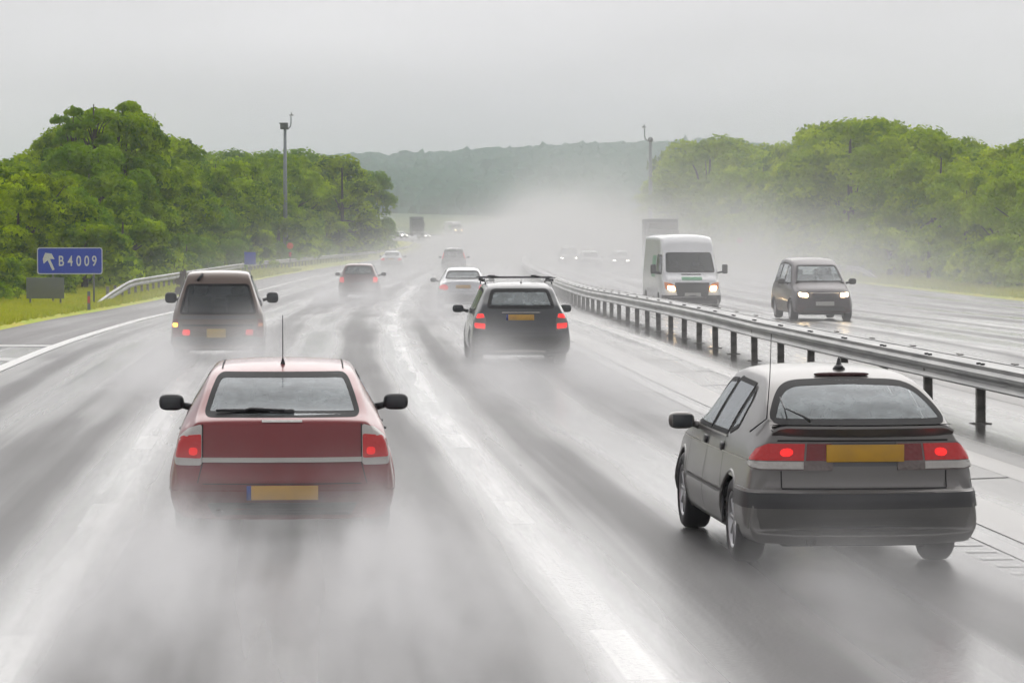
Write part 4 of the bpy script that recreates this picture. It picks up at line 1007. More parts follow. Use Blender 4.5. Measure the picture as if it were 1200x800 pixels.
r.finish(spokes=5, cab=(.6, 3.4), seat_rows=(2.0,), hr=1.42, rear_seat=1.0, belt=1.08)
mpv = r
tag(r.root, 'dark wine people carrier coming towards us with warm headlights on the far carriageway', 'people carrier')
place(r.root, Y=87, X=px(967, 87), front=True, length=4.4, rz=.025)
c = dup(mpv.root, 'tall dark people carrier with high red lights, beyond the silver saloon', {PL['wine']: PL['charcoal'], M['red_dim']: M['red_lit']}, drop='headlight')
place(c, Y=218, X=px(531.5, 218)); c.name = 'people_carrier'

# generic oncoming saloon front
def front_car(name, rows, col, label, lit=True, two_tone=False):
    r = Car(name, rows, col, n_t=80, wheels=(.9, 3.3) if rows is SMALL else (1.0, 3.7), wr=.31)
    r.window('F', [(-.57, 1.0), (.57, 1.0), (.48, 1.31), (-.48, 1.31)], M['glass_dark'], rnd=.06, name='windscreen')
    for sgn, md in ((1, 'SR'), (-1, 'SL')):
        r.window(md, [(2.6, .93), (1.2, .93), (1.3, 1.3), (2.2, 1.3)], M['glass_dark'], rnd=.04, name='side_window')
        o = r.patch('headlight', 'F', [(sgn*.42, .56), (sgn*.66, .58), (sgn*.66, .70), (sgn*.42, .68)], M['head_soft'] if lit else M['clear'], .02, rnd=.04)
    r.patch('grille', 'F', [(-.36, .54), (.36, .54), (.36, .66), (-.36, .66)], M['black'], .012, rnd=.03)
    r.plate(0, .44, front=True); r.mirrors(2.6, .97, .82)
    r.finish(spokes=5, seats=False)
    tag(r.root, label, 'car', None); return r.root
fc = front_car('oncoming_car', SMALL, PL['charcoal'], 'grey hazy oncoming car with two small pale lights, next to the white van')
place(fc, Y=250, X=px(728, 250), front=True, length=3.85)
fd = front_car('oncoming_car', EST, PL['charcoal'], 'dark oncoming car showing no lights in the spray, between two lit cars', lit=False)
place(fd, Y=240, X=px(692.5, 240), front=True, length=4.7)
fe = dup(mpv.root, 'tall oncoming car with bright headlights in the spray, nearest the curve of the barrier', {PL['wine']: PL['charcoal'], M['head']: M['head_soft']}); fe.name = 'oncoming_car'
place(fe, Y=262, X=px(667, 262), front=True, length=4.4)
ff = dup(fc, 'faintest oncoming car, a pair of lights in the spray behind the tall lit car'); place(ff, Y=340, X=px(686, 340), front=True, length=3.85)
# cars at the far bend
bend = [(465, 610, 14.2, PL['white'], 'pale car at the far left end of the bend, beside the dark treetops'), (492, 600, 13, PL['silver'], 'small grey car on the far bend, below the dark lorry'), (532, 590, 11.5, PL['charcoal'], 'dark far car with one bright headlight on the bend, below the white van')]
for x, Y, o_, cm, lb in bend:
    c = dup(fc, lb, {PL['charcoal']: cm}); c.name = 'far_car'
    c.location = (px(x, Y+40), Y+40, zg(Y+40)); c.rotation_euler = (0, 0, math.pi+.5)
c = dup(small.root, 'tiny dark car fading in the spray ahead of the tall dark people carrier', {PL['maroon']: PL['blueblack']}); c.name = 'far_car'; place(c, Y=450, X=px(543, 450)); c.scale = (1.05, 1, 1)
c = dup(carrier.root, 'far dark van shape at the start of the bend, right of the other bend traffic', {PL['beige']: PL['blueblack']}); c.name = 'far_van'; c['category'] = 'van'; place(c, Y=525, X=px(569, 525))
for ch in c.children:
    if ch.name.startswith('indicator') or ch.name.startswith('tail_light'): ch.material_slots[0].link = 'OBJECT'; ch.material_slots[0].material = M['red_dim']

# ---- white high-roof van, oncoming
def van(name, label):
    V = [
     (.0, .90, .30, 1.0, .90, 2.35, .80, 2.42, .0), (.03, .96, .28, 1.1, .96, 2.42, .84, 2.50, .0), (.8, .975, .27, 1.15, .97, 2.44, .84, 2.53, 0), (2.8, .975, .27, 1.2, .97, 2.44, .83, 2.53, 0),
     (3.6, .975, .27, 1.2, .965, 2.40, .81, 2.50, 0), (3.95, .975, .27, 1.2, .96, 2.22, .80, 2.30, -.04), (4.15, .975, .27, 1.2, .95, 1.97, .80, 2.03, -.08), (4.75, .97, .27, 1.12, .92, 1.32, .82, 1.36, -.12),
     (4.85, .965, .27, 1.08, .91, 1.22, .80, 1.25, -.14), (5.1, .94, .28, .92, .88, 1.05, .76, 1.08, -.16), (5.22, .90, .28, .70, .85, .80, .75, .81, -.16), (5.27, .84, .29, .48, .82, .52, .75, .53, -.16)]
    r = Car(name, V, PL['white'], n_t=110, wheels=(1.0, 4.25), wr=.34)
    r.window('F', [(-.78, 1.33), (.78, 1.33), (.72, 1.94), (-.72, 1.94)], M['glass_dark'], rnd=.07, name='windscreen', border=.04)
    for sgn, md in ((1, 'SR'), (-1, 'SL')):
        r.window(md, [(4.5, 1.26), (3.45, 1.26), (3.45, 1.86), (4.1, 1.86)], M['glass_dark'], rnd=.05, name='side_window')
        r.patch('side_graphic', md, [(3.3, 1.15), (2.4, 1.15), (2.4, 1.85), (3.3, 1.85)], M['green'], .004, rnd=.08, thick=False)
        o = r.patch('headlight', 'F', [(sgn*.52, .72), (sgn*.86, .80), (sgn*.88, 1.02), (sgn*.66, .98), (sgn*.54, .88)], M['amber_off'], .012, rnd=.03)
        r.patch('headlight', 'F', [(sgn*.56, .74), (sgn*.78, .78), (sgn*.78, .90), (sgn*.58, .88)], M['head'], .03, rnd=.04)
    r.patch('bonnet_panel', 'F', [(-.33, 1.075), (.33, 1.075), (.33, 1.18), (-.33, 1.18)], M['green'], .006, rnd=.02, label='green sticker on the bonnet')
    r.patch('grille', 'F', [(-.50, .60), (.50, .60), (.56, 1.0), (-.56, 1.0)], M['black'], .010, rnd=.04)
    r.patch('bumper', 'WF', (-60, 60, .32, .60), M['black'], .02, rect=True)
    r.patch('scuttle', 'F', [(-.32, 1.235), (.32, 1.235), (.32, 1.27), (-.32, 1.27)], M['gap'], .006, rnd=0)
    r.plate(0, .62, front=True)
    for sx in (-1, 1):
        b = MB(); b.box((sx*1.16, 4.35, 1.42), (.17, .14, .30), bev=.04); b.tube([(sx*.92, 4.45, 1.3), (sx*1.1, 4.38, 1.34)], .03, 8); b.build('door_mirror', M['black'], r.root)
    b = MB(); b.tube([(-.5, 4.83, 1.33), (.1, 4.6, 1.50)], .012, 6); b.tube([(.1, 4.83, 1.33), (.6, 4.62, 1.50)], .012, 6); b.build('wiper', M['black'], r.root)
    r.finish(spokes=5, seats=True, cab=(3.3, 4.6), seat_rows=(3.5,), hr=1.65, belt=1.25, rear_seat=False, floor_z=.7); return r
M['green'] = mat('green_sticker', (.08, .30, .15), .5)
r = van('white_van', 'x'); tag(r.root, 'white high roofed van with green bonnet sticker and headlights on, oncoming beyond the barrier', 'van')
place(r.root, Y=99, X=px(812, 99), front=True, length=5.27, rz=.05); vn = r
c = dup(vn.root, 'tiny white van on the far bend below the hill'); c.name = 'far_van'; c.location = (px(526, 600), 600, zg(600)+1.3); c.rotation_euler = (0, 0, math.pi+.4)
# ---- lorries
def lorry(name, label, cab_col, box_col, ln=9.0):
    t = empty(name)
    b = MB(); b.box((0, ln-1.0, 1.95), (2.45, 1.9, 2.3), bev=.12); b.build('cab', cab_col, t)
    b = MB(); b.box((0, ln-1.3, 3.38), (2.2, 1.3, .5), bev=.15); b.build('roof_deflector', cab_col, t)
    b = MB(); b.box((0, ln/2-1.2, 2.45), (2.5, ln-2.5, 2.9), bev=.03); b.build('cargo_box', box_col, t)
    b = MB(); b.box((0, ln-.035, 2.35), (2.15, .03, .85), bev=.01); b.build('windscreen', M['glass_dark'], t)
    b = MB(); b.box((0, ln-.035, 1.35), (1.7, .05, .55), bev=.02); b.build('grille', M['black'], t)
    b = MB(); b.box((0, ln+.0, .72), (2.45, .16, .5), bev=.05); b.build('bumper', M['trim'], t)
    b = MB(); b.box((0, ln/2, .75), (1.0, ln-1, .3)); b.build('chassis', M['under'], t)
    for sx in (-1, 1):
        b = MB(); b.box((sx*1.38, ln-.25, 2.3), (.18, .12, .6), bev=.03); b.build('door_mirror', M['black'], t)
        b = MB(); b.box((sx*.9, ln+.085, .75), (.34, .03, .2), bev=.01); b.build('headlight', M['clear'], t)
        for wy in (1.6, 2.8, ln-1.3):
            b = MB(); b.lathe([(-.15, .0), (-.15, .42), (-.12, .5), (.12, .5), (.15, .42), (.15, 0)], 24, 'x', (sx*1.05, wy, .5)); b.build('wheel', M['rubber'], t)
    tag(t, label, 'lorry'); return t
M['grey_box'] = mat('grey_box', (.05, .05, .052), .5); M['dark_box'] = mat('dark_box', (.03, .04, .06), .5); M['cabp'] = mat('cab_paint', (.07, .065, .065), .4)
t = lorry('lorry', 'dark grey lorry looming from the mist behind the white van', M['cabp'], M['grey_box'])
place(t, Y=236, X=px(777, 236), front=True, length=9)
t = lorry('lorry', 'dark boxy lorry far away on the bend, against the misty field', M['dark_box'], M['dark_box'], 8)
t.location = (px(487, 640), 640, zg(640)+.6); t.rotation_euler = (0, 0, math.pi+.1)
# ------------------------------------------------------------------ roadside signs and masts
SG = {k: mat('sign_'+k, c, .45) for k, c in dict(blue=(.008, .05, .50), white=(.62, .64, .66), grey=(.13, .15, .13), orange=(.75, .12, .03), red=(.55, .05, .04), post=(.12, .13, .13), mast=(.22, .25, .26)).items()}
t = empty('motorway_sign', (px(82, 108), 108, zg(108)+.28), .12)
tag(t, 'blue direction sign reading B 4009 with a slanting white arrow on two thin posts', 'road sign')
def rrect(w, h, r, y, n=6):
    pts = []
    for cx0, cz0, a0 in ((w/2-r, h/2-r, 0), (-w/2+r, h/2-r, 90), (-w/2+r, -h/2+r, 180), (w/2-r, -h/2+r, 270)):
        for i in range(n+1):
            a = R(a0+90*i/n); pts.append((cx0+r*math.cos(a), y, cz0+r*math.sin(a)))
    return pts
def plate3(name, w, h, r, y0, y1, m, parent, cz):
    P = rrect(w, h, r, y0); Q = rrect(w, h, r, y1); k = len(P)
    vs = [(x, y, z+cz) for x, y, z in P+Q]; fs = [tuple(range(k)), tuple(reversed(range(k, 2*k)))]+[(i, k+i, k+(i+1) % k, (i+1) % k) for i in range(k)]
    return mesh(name, vs, fs, m, parent, smooth=False)
W_, H_, CZ = 2.25, .93, 1.36
plate3('sign_border', W_, H_, .09, 0, -.02, SG['white'], t, CZ)
plate3('sign_panel', W_-.07, H_-.07, .07, -.02, -.028, SG['blue'], t, CZ)
def text(s_, size, loc, m, parent, name='lettering', ext=.003, sx=1.0):
    c = bpy.data.curves.new('t', 'FONT'); c.body = s_; c.size = size; c.extrude = ext; c.offset = .006
    o = bpy.data.objects.new('t', c); C.objects.link(o); dg = bpy.context.evaluated_depsgraph_get(); me = bpy.data.meshes.new_from_object(o.evaluated_get(dg)); bpy.data.objects.remove(o)
    q = bpy.data.objects.new(name, me); C.objects.link(q); q.parent = parent; q.location = loc; q.rotation_euler = (R(90), 0, 0); q.scale = (sx, 1, 1)
    me.materials.clear(); me.materials.append(m); return q
text('B', .50, (-.40, -.031, CZ-.17), SG['white'], t, sx=.72); text('4', .50, (-.075, -.031, CZ-.17), SG['white'], t, sx=.72)
text('0', .50, (.215, -.031, CZ-.17), SG['white'], t, sx=.72); text('0', .50, (.49, -.031, CZ-.17), SG['white'], t, sx=.72); text('9', .50, (.75, -.031, CZ-.17), SG['white'], t, sx=.72)
def poly3(name, pts, y, th, m, parent):
    k = len(pts); vs = [(x, y, z) for x, z in pts]+[(x, y-th, z) for x, z in pts]
    fs = [tuple(range(k)), tuple(reversed(range(k, 2*k)))]+[(i, k+i, k+(i+1) % k, (i+1) % k) for i in range(k)]
    return mesh(name, vs, fs, m, parent, smooth=False)
a = [(-.52, -.30), (-.60, -.33), (-.76, .02), (-.90, -.10), (-.93, .08), (-.84, .28), (-.62, .25), (-.52, .06), (-.68, .07)]
poly3('arrow', [(x, z+CZ) for x, z in a], -.029, .004, SG['white'], t)
for sx in (-.58, .82): MB().tube([(sx, .04, -.5), (sx, .04, CZ+.35)], .035, 10).build('sign_post', SG['post'], t)

t = empty('equipment_panel', (px(53, 104), 104, zg(104)+.2), .1); tag(t, 'plain dull grey green panel low in the verge under the blue direction sign', 'panel')
MB().box((0, 0, .55), (1.25, .06, .70), bev=.015).build('face', SG['grey'], t)
for sx in (-.5, .5): MB().box((sx, .07, .2), (.06, .06, .9)).build('leg', SG['post'], t)
t = empty('marker_post', (px(104, 100), 100, zg(100)+.12)); tag(t, 'short marker post with a red band in the grass, below the blue sign', 'marker post')
MB().box((0, 0, .27), (.10, .03, .60), bev=.01).build('stake', SG['post'], t); MB().box((0, -.018, .30), (.085, .006, .22), bev=.002).build('reflector', SG['red'], t)
t = empty('small_blue_sign', (px(293, 180), 180, zg(180)+.3)); tag(t, 'small square blue sign behind the left barrier, seen from afar', 'road sign')
MB().box((0, 0, 1.0), (.66, .03, .72), bev=.01).build('face', SG['blue'], t); MB().tube([(0, .03, -.3), (0, .03, 1.2)], .03, 8).build('pole', SG['post'], t)
t = empty('orange_sign', (px(340, 235), 235, zg(235)+.3)); tag(t, 'small round orange red sign above the left barrier', 'road sign')
b = MB(); b.lathe([(-.02, 0), (-.02, .25), (.02, .25), (.02, 0)], 24, 'x', (0, 0, 0)); b.v = [(y, x, z+1.55) for x, y, z in b.v]; b.build('disc', SG['orange'], t)
MB().tube([(0, .04, -.4), (0, .04, 1.5)], .03, 8).build('pole', SG['post'], t); MB().box((0, 0, .9), (.2, .03, .35)).build('plate', SG['red'], t)
t = empty('red_sign', (px(867, 262), 262, zg(262)+.3)); tag(t, 'small faded red disc sign above the hazy far barrier', 'road sign')
b = MB(); b.lathe([(-.02, 0), (-.02, .26), (.02, .26), (.02, 0)], 24, 'x', (0, 0, 0)); b.v = [(y, x, z+1.9) for x, y, z in b.v]; b.build('disc', SG['red'], t)
MB().tube([(0, .04, -.4), (0, .04, 1.9)], .03, 8).build('pole', SG['post'], t)

def mast(x, D, ytop, flip, label, s=1.0):
    z0 = zg(D)-.1; zt = EYE+(HOR-ytop)*D/F-z0; u = D/F
    t = empty('camera_mast', (px(x, D), D, z0)); tag(t, label, 'mast')
    MB().tube([(0, 0, 0), (0, 0, zt)], [3.0*u, 1.7*u], 12).build('pole', SG['mast'], t)
    f = -1 if flip else 1
    if flip: b = MB(); b.ell((0, 0, zt+2*u), (3.2*u, 3.2*u, 3.2*u)); b.build('camera_dome', SG['post'], t)
    else: b = MB(); b.box((-1.0*u, 0, zt+3.2*u), (9*u, 8*u, 6.5*u), bev=1.0*u); b.box((-1.5*u, 0, zt+7*u), (10*u, 9*u, 1.2*u)); b.build('camera_box', SG['post'], t)
    b = MB(); b.tube([(f*3*u, 0, zt), (f*6*u, 0, zt+3*u), (f*7*u, 0, zt+7*u), (f*7*u, 0, zt+15*u)], .7*u, 8); b.build('bracket', SG['mast'], t)
    b = MB(); b.box((f*7.5*u, 0, zt+16.5*u), (5*u, 3*u, 1.2*u), bev=.3*u); b.tube([(f*7.5*u, 0, zt+16*u), (f*7.5*u, 0, zt+19.5*u)], .6*u, 6); b.build('sensor', SG['post'], t)
mast(334.5, 262, 152, False, 'tall grey mast with a camera box and curved bracket rising out of the left trees')
mast(762, 430, 166, True, 'slim misty mast with a round camera head beside the right hand trees')

# ------------------------------------------------------------------ vegetation
def leafmat(name, dark, light, hot):
    m = bpy.data.materials.new(name); m.use_nodes = True; m.node_tree.nodes.clear()
    o = N(m, 'ShaderNodeOutputMaterial'); d = N(m, 'ShaderNodeBsdfDiffuse'); tr = N(m, 'ShaderNodeBsdfTranslucent'); mx = N(m, 'ShaderNodeMixShader'); mx.inputs[0].default_value = .42
    t = N(m, 'ShaderNodeTexCoord'); n = N(m, 'ShaderNodeTexNoise'); n.inputs['Scale'].default_value = .55; n.inputs['Detail'].default_value = 5
    r = N(m, 'ShaderNodeMapRange'); r.inputs['From Min'].default_value = .38; r.inputs['From Max'].default_value = .66
    a = N(m, 'ShaderNodeMix', data_type='RGBA'); a.inputs[6].default_value = (*dark, 1); a.inputs[7].default_value = (*light, 1)
    oi = N(m, 'ShaderNodeObjectInfo'); b = N(m, 'ShaderNodeMix', data_type='RGBA'); b.inputs[7].default_value = (*hot, 1)
    q = N(m, 'ShaderNodeMath', operation='MULTIPLY'); q.inputs[1].default_value = .75
    L(m, t.outputs['Object'], n.inputs['Vector']); L(m, n.outputs[0], r.inputs[0]); L(m, r.outputs[0], a.inputs[0]); L(m, a.outputs[2], b.inputs[6])
    L(m, oi.outputs['Random'], q.inputs[0]); L(m, q.outputs[0], b.inputs[0]); L(m, b.outputs[2], d.inputs[0]); L(m, b.outputs[2], tr.inputs[0])
    L(m, d.outputs[0], mx.inputs[1]); L(m, tr.outputs[0], mx.inputs[2]); L(m, mx.outputs[0], o.inputs[0]); return m
M['leafL'] = leafmat('foliage', (.045, .11, .005), (.55, .70, .010), (.18, .34, .02))  # both belts: lit highlights and dark gaps put into the leaf colour noise
M['leafR'] = leafmat('bright_foliage', (.10, .20, .008), (.62, .74, .012), (.34, .48, .02))
M['bark'] = mat('bark', (.06, .05, .035), .9)
M['hill'] = leafmat('haze_tinted_foliage', (.02, .10, .08), (.15, .34, .15), (.07, .24, .16))  # blue-green of distant haze put into the leaf colours
rng = np.random.default_rng(5)
def leaves(lobes, n, size, jitter=.10, flat=.8):
    """leaf quads on lumpy shells around lobe centres"""
    w = np.array([l[3]**2 for l in lobes]); w = w/w.sum(); ci = rng.choice(len(lobes), n, p=w)
    Lb = np.array(lobes)[ci]; d = rng.normal(size=(n, 3)); d /= np.linalg.norm(d, axis=1)[:, None]
    d[:, 2] = np.where(d[:, 2] < -.3, -d[:, 2]*.6, d[:, 2])
    rr = Lb[:, 3]*(1-np.abs(rng.normal(0, jitter, n)))*(1+.13*np.sin(d[:, 0]*9+Lb[:, 0])*np.cos(d[:, 1]*8+Lb[:, 1]*3))
    stray = rng.random(n) < .06; rr = np.where(stray, rr*1.16, rr)
    p = Lb[:, :3]+d*rr[:, None]*np.array([1, 1, flat])
    nn = d+rng.normal(0, .55, (n, 3)); nn /= np.linalg.norm(nn, axis=1)[:, None]
    a = np.cross(nn, rng.normal(size=(n, 3))); a /= np.linalg.norm(a, axis=1)[:, None]; b = np.cross(nn, a)
    s = size*rng.uniform(.6, 1.35, n)[:, None]
    v = np.stack([p-a*s, p-b*s*.55, p+a*s, p+b*s*.55], 1).reshape(-1, 3)
    f = np.arange(n*4).reshape(-1, 4); return v, f
def leaf_mesh(name, lobes, n, size, m, **k):
    v, f = leaves(lobes, n, size, **k); me = bpy.data.meshes.new(name); me.vertices.add(len(v)); me.vertices.foreach_set('co', v.ravel())
    me.loops.add(f.size); me.loops.foreach_set('vertex_index', f.ravel()); me.polygons.add(len(f)); me.polygons.foreach_set('loop_start', np.arange(0, f.size, 4)); me.update(); me.materials.append(m); return me
protos = {}
def tree_proto(kind, side):
    H = {'tall': 10, 'round': 8, 'bush': 4}[kind]; lobes = []
    n = {'tall': 60, 'round': 48, 'bush': 24}[kind]
    for i in range(n):
        u = rng.random(); a = rng.uniform(0, 2*math.pi)
        if kind == 'bush': zc = rng.uniform(.5, H-1.0); R0 = 2.3*math.sqrt(max(.1, 1-(zc/H)**2)); r = rng.uniform(.6, 1.05)
        elif kind == 'round': zc = rng.uniform(1.0, H-1.2); R0 = 2.9*math.sqrt(max(.05, 1-((zc-3.6)/4.4)**2)); r = rng.uniform(.55, 1.2)
        else: zc = rng.uniform(1.2, H-1.0); R0 = 2.7*math.sqrt(max(.05, 1-((zc-4.4)/5.6)**2)); r = rng.uniform(.55, 1.25)
        q = R0*math.sqrt(rng.uniform(.45, 1.1)); lobes.append((q*math.cos(a), q*math.sin(a), zc, r))
    n_l = {'tall': 13000, 'round': 10000, 'bush': 5000}[kind]
    cm = leaf_mesh('crown', lobes, n_l, .155, M['leafL'] if side == 'L' else M['leafR'])
    # inner mass of twigs and shaded leaves so the crown is not hollow
    b = MB(); b.tube([(0, 0, -.5), (.1, 0, H*.3), (.05, .1, H*.65), (0, .1, H*.9)], [.20, .15, .09, .03], 9)
    for i in range(7):
        l = lobes[int(rng.integers(len(lobes)))]; b.tube([(.08, .03, H*rng.uniform(.2, .5)), (l[0]*.5, l[1]*.5, l[2]*.8), l[:3]], [.08, .05, .015], 6)
    o = b.build('trunk', M['bark']); tm = o.data; bpy.data.objects.remove(o)
    return cm, tm, H
def sparse_proto():
    lobes = []; b = MB(); b.tube([(0, 0, -.5), (.05, 0, 5), (0, .1, 9.6)], [.2, .13, .03], 8)
    for i in range(34):
        a = rng.uniform(0, 6.28); z = rng.uniform(5.5, 9.7); q = rng.uniform(.3, 2.4)*(1.25-(z-5.5)/5.5); p = (q*math.cos(a), q*math.sin(a), z)
        lobes.append((*p, rng.uniform(.3, .62))); b.tube([(0, .05, z-rng.uniform(.8, 3.2)), (p[0]*.5, p[1]*.5, z-.5), p], [.05, .03, .012], 5)
    cm = leaf_mesh('crown', lobes, 4600, .14, M['leafL'], jitter=.2); o = b.build('trunk', M['bark']); tm = o.data; bpy.data.objects.remove(o); return cm, tm, 10
for sd in 'LR':
    for kd, cnt in (('tall', 4), ('round', 3), ('bush', 3)):
        protos[sd+kd] = [tree_proto(kd, sd) for _ in range(cnt)]
DESC = {'L': {'tall': 'tall leafy tree', 'round': 'rounded leafy tree', 'bush': 'low green bush'}, 'R': {'tall': 'tall bright green tree', 'round': 'rounded bright green tree', 'bush': 'low yellowish bush'}}
def plant(side, kind, x, y, h, wsc=1.0, label=None, group=None):
    cm, tm, H = random.choice(protos[side+kind]); s = h/H
    t = empty({'tall': 'tall_tree', 'round': 'round_tree', 'bush': 'bush', 'sparse': 'sparse_tree'}[kind], (x, y, zg(y)+.0), random.uniform(0, 6.28)); t.scale = (s*wsc, s*wsc, s)
    for nm, me in (('crown', cm), ('trunk', tm)):
        o = bpy.data.objects.new(nm, me); C.objects.link(o); o.parent = t
    tag(t, label, 'bush' if kind == 'bush' else 'tree', group); return t
LT = [(-200, 190), (0, 186), (40, 183), (60, 168), (78, 150), (92, 136), (120, 130), (150, 134), (185, 152), (215, 172), (250, 170), (290, 166), (330, 166), (370, 178), (400, 181), (430, 193), (445, 212), (458, 240)]
RT = [(762, 232), (775, 192), (800, 168), (830, 160), (860, 163), (890, 166), (920, 168), (950, 163), (968, 150), (985, 134), (1005, 131), (1030, 148), (1060, 145), (1090, 151), (1120, 156), (1160, 160), (1200, 152), (1500, 150)]
def ytop(tab, x): return float(np.interp(x, [a for a, b in tab], [b for a, b in tab]))
ONES = 'first second third fourth fifth sixth seventh eighth ninth tenth eleventh twelfth thirteenth fourteenth fifteenth sixteenth seventeenth eighteenth nineteenth'.split()
TENS = {20: 'twent', 30: 'thirt', 40: 'fort', 50: 'fift', 60: 'sixt'}
def ordinal(i):
    if i < 20: return ONES[i-1]
    a, b = i//10*10, i % 10; return TENS[a]+('ieth' if b == 0 else 'y-'+ONES[b-1])
COUNT = {}
def grow(side, tab, off0, D0, D1):
    s = -1 if side == 'L' else 1
    def one(o_, D, kind, f_, wsc, g, lb):
        p = at(s*o_, D); x = 600+p.x/p.y*F
        if x < -60 or x > 1260: return
        if side == 'L' and x > 438: return
        if side == 'R' and x < 772: return
        hh = (EYE-zg(D)+(HOR-ytop(tab, x))*p.y/F)*f_
        COUNT[g] = COUNT.get(g, 0)+1; plant(side, kind, p.x, p.y, max(1.6, hh), wsc, lb+', '+ordinal(COUNT[g])+' counting away from the camera', g)
    sd = 'left hand' if side == 'L' else 'right hand'
    D = D0
    while D < D1:   # bushes at the foot
        one(off0+random.uniform(-.3, 1.0), D, 'bush', random.uniform(.26, .44), 1.1, 'bushes under the %s trees' % sd, 'bush at the foot of the %s trees' % sd); D += 5.0+D*.012
    D = D0+2
    while D < D1:
        one(off0+3.0+random.uniform(-.5, .8), D, random.choice(['round', 'tall']), random.uniform(.70, .96), 1.12, 'front row of %s trees' % sd, 'tree in the %s front row' % sd); D += 5.8+D*.010
    D = D0+4
    while D < D1*1.05:
        one(off0+8.0+random.uniform(-1, 1), D, 'tall', random.uniform(.84, 1.04), 1.15, 'middle row of %s trees' % sd, 'tree in the %s middle row' % sd); D += 7.5+D*.014
    D = D0+10
    while D < D1:
        one(off0+15+random.uniform(-1, 1), D, 'tall', random.uniform(.9, 1.0), 1.3, 'back row of %s trees' % sd, 'tree in the %s rearmost row' % sd); D += 14+D*.02
grow('L', LT, 14.2, 92, 400); grow('R', RT, 27.5, 120, 520)
# individual accents that shape the skyline
def accent(side, x, ytp, D, w, label):
    X = px(x, D); h = EYE-zg(D)+(HOR-ytp)*D/F; plant(side, 'tall', X, D, h, w, label)
protos['Lsparse'] = [sparse_proto(), sparse_proto()]
def accent_sparse(x, ytp, D, w, label):
    X = px(x, D); h = EYE-zg(D)+(HOR-ytp)*D/F; plant('L', 'sparse', X, D, h, w, label)
accent_sparse(112, 114, 176, 1.0, 'highest tree of the left belt with sparse twiggy top above the blue sign')
accent_sparse(88, 124, 182, .8, 'thin twiggy tree poking out left of the highest tree of the left belt')
accent_sparse(140, 118, 185, .9, 'thin twiggy tree poking out right of the highest tree of the left belt')
accent('L', 150, 128, 180, .8, 'second highest tree of the left belt just right of the highest one')
accent('L', 400, 180, 330, 1.2, 'domed tree near the far end of the left belt')
accent('L', 436, 198, 395, .85, 'last tree of the left belt beside the open road')
accent('R', 998, 129, 205, 1.35, 'highest broad tree of the right belt, yellow green and domed')
accent('R', 1062, 143, 190, 1.2, 'broad tree right of the highest one in the right belt')
accent('R', 830, 158, 380, 1.5, 'misty rounded tree at the far end of the right belt above the lorry')
sc = bpy.data.objects
t = plant('L', 'bush', px(213, 128), 128, 1.3, .35, 'small brown shrub against the left barrier behind the brown people carrier')
bm_ = leafmat('dead_leaves', (.07, .045, .02), (.14, .09, .04), (.10, .07, .03))
t.name = 'brown_shrub'
for ch in t.children:
    if ch.name.startswith('crown'): ch.data = ch.data.copy(); ch.data.materials[0] = bm_
# grass tufts along the verges
def tufts(name, rows, n, h0, m):
    v = []; f = []
    for i in range(n):
        o_, Y, h = rows(); p = at(o_, Y, h)
        for k in range(3):
            a = random.uniform(0, 6.28); q = p+Vector((random.uniform(-.1, .1), random.uniform(-.1, .1), 0)); d = Vector((math.cos(a), math.sin(a), 0))*.035; tip = q+Vector((random.uniform(-.1, .1), random.uniform(-.1, .1), h0*random.uniform(.6, 1.4)))
            b = len(v); v += [q-d, q+d, tip]; f.append((b, b+1, b+2))
    o = mesh(name, v, f, m, smooth=False); return tag(o, kind='stuff')
def rowL():
    Y = random.uniform(66, 230)**1; e = lg(Y)[0]; u = random.random(); return e-.2-u*5, Y, float(np.interp(.2+u*5, [0, .25, 2, 5.3], [0, .07, .1, .25]))
def rowR():
    Y = random.uniform(110, 260); u = random.random(); return 24.6+u*3.5, Y, float(np.interp(u*3.5, [0, 2.4, 5.4], [.07, .15, .4]))
M['blade'] = leafmat('grass_blades', (.34, .44, .02), (.55, .55, .04), (.48, .48, .03))
tufts('grass', rowL, 24000, .16, M['blade']); tufts('grass', rowR, 16000, .18, M['blade'])

# far wooded ridge: one mass of tree tops nobody could count
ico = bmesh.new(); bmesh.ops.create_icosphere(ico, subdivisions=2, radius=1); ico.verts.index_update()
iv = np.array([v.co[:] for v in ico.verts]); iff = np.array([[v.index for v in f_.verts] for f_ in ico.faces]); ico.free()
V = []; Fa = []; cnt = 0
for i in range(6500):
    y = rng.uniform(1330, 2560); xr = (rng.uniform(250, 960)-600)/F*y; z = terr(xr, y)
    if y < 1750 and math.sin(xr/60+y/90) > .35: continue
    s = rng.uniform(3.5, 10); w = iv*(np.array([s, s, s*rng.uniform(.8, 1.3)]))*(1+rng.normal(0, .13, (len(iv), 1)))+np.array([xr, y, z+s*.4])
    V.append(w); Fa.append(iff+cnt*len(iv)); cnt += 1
tag(mesh('woodland', np.concatenate(V).tolist(), np.concatenate(Fa).tolist(), M['hill'], smooth=False), kind='stuff')

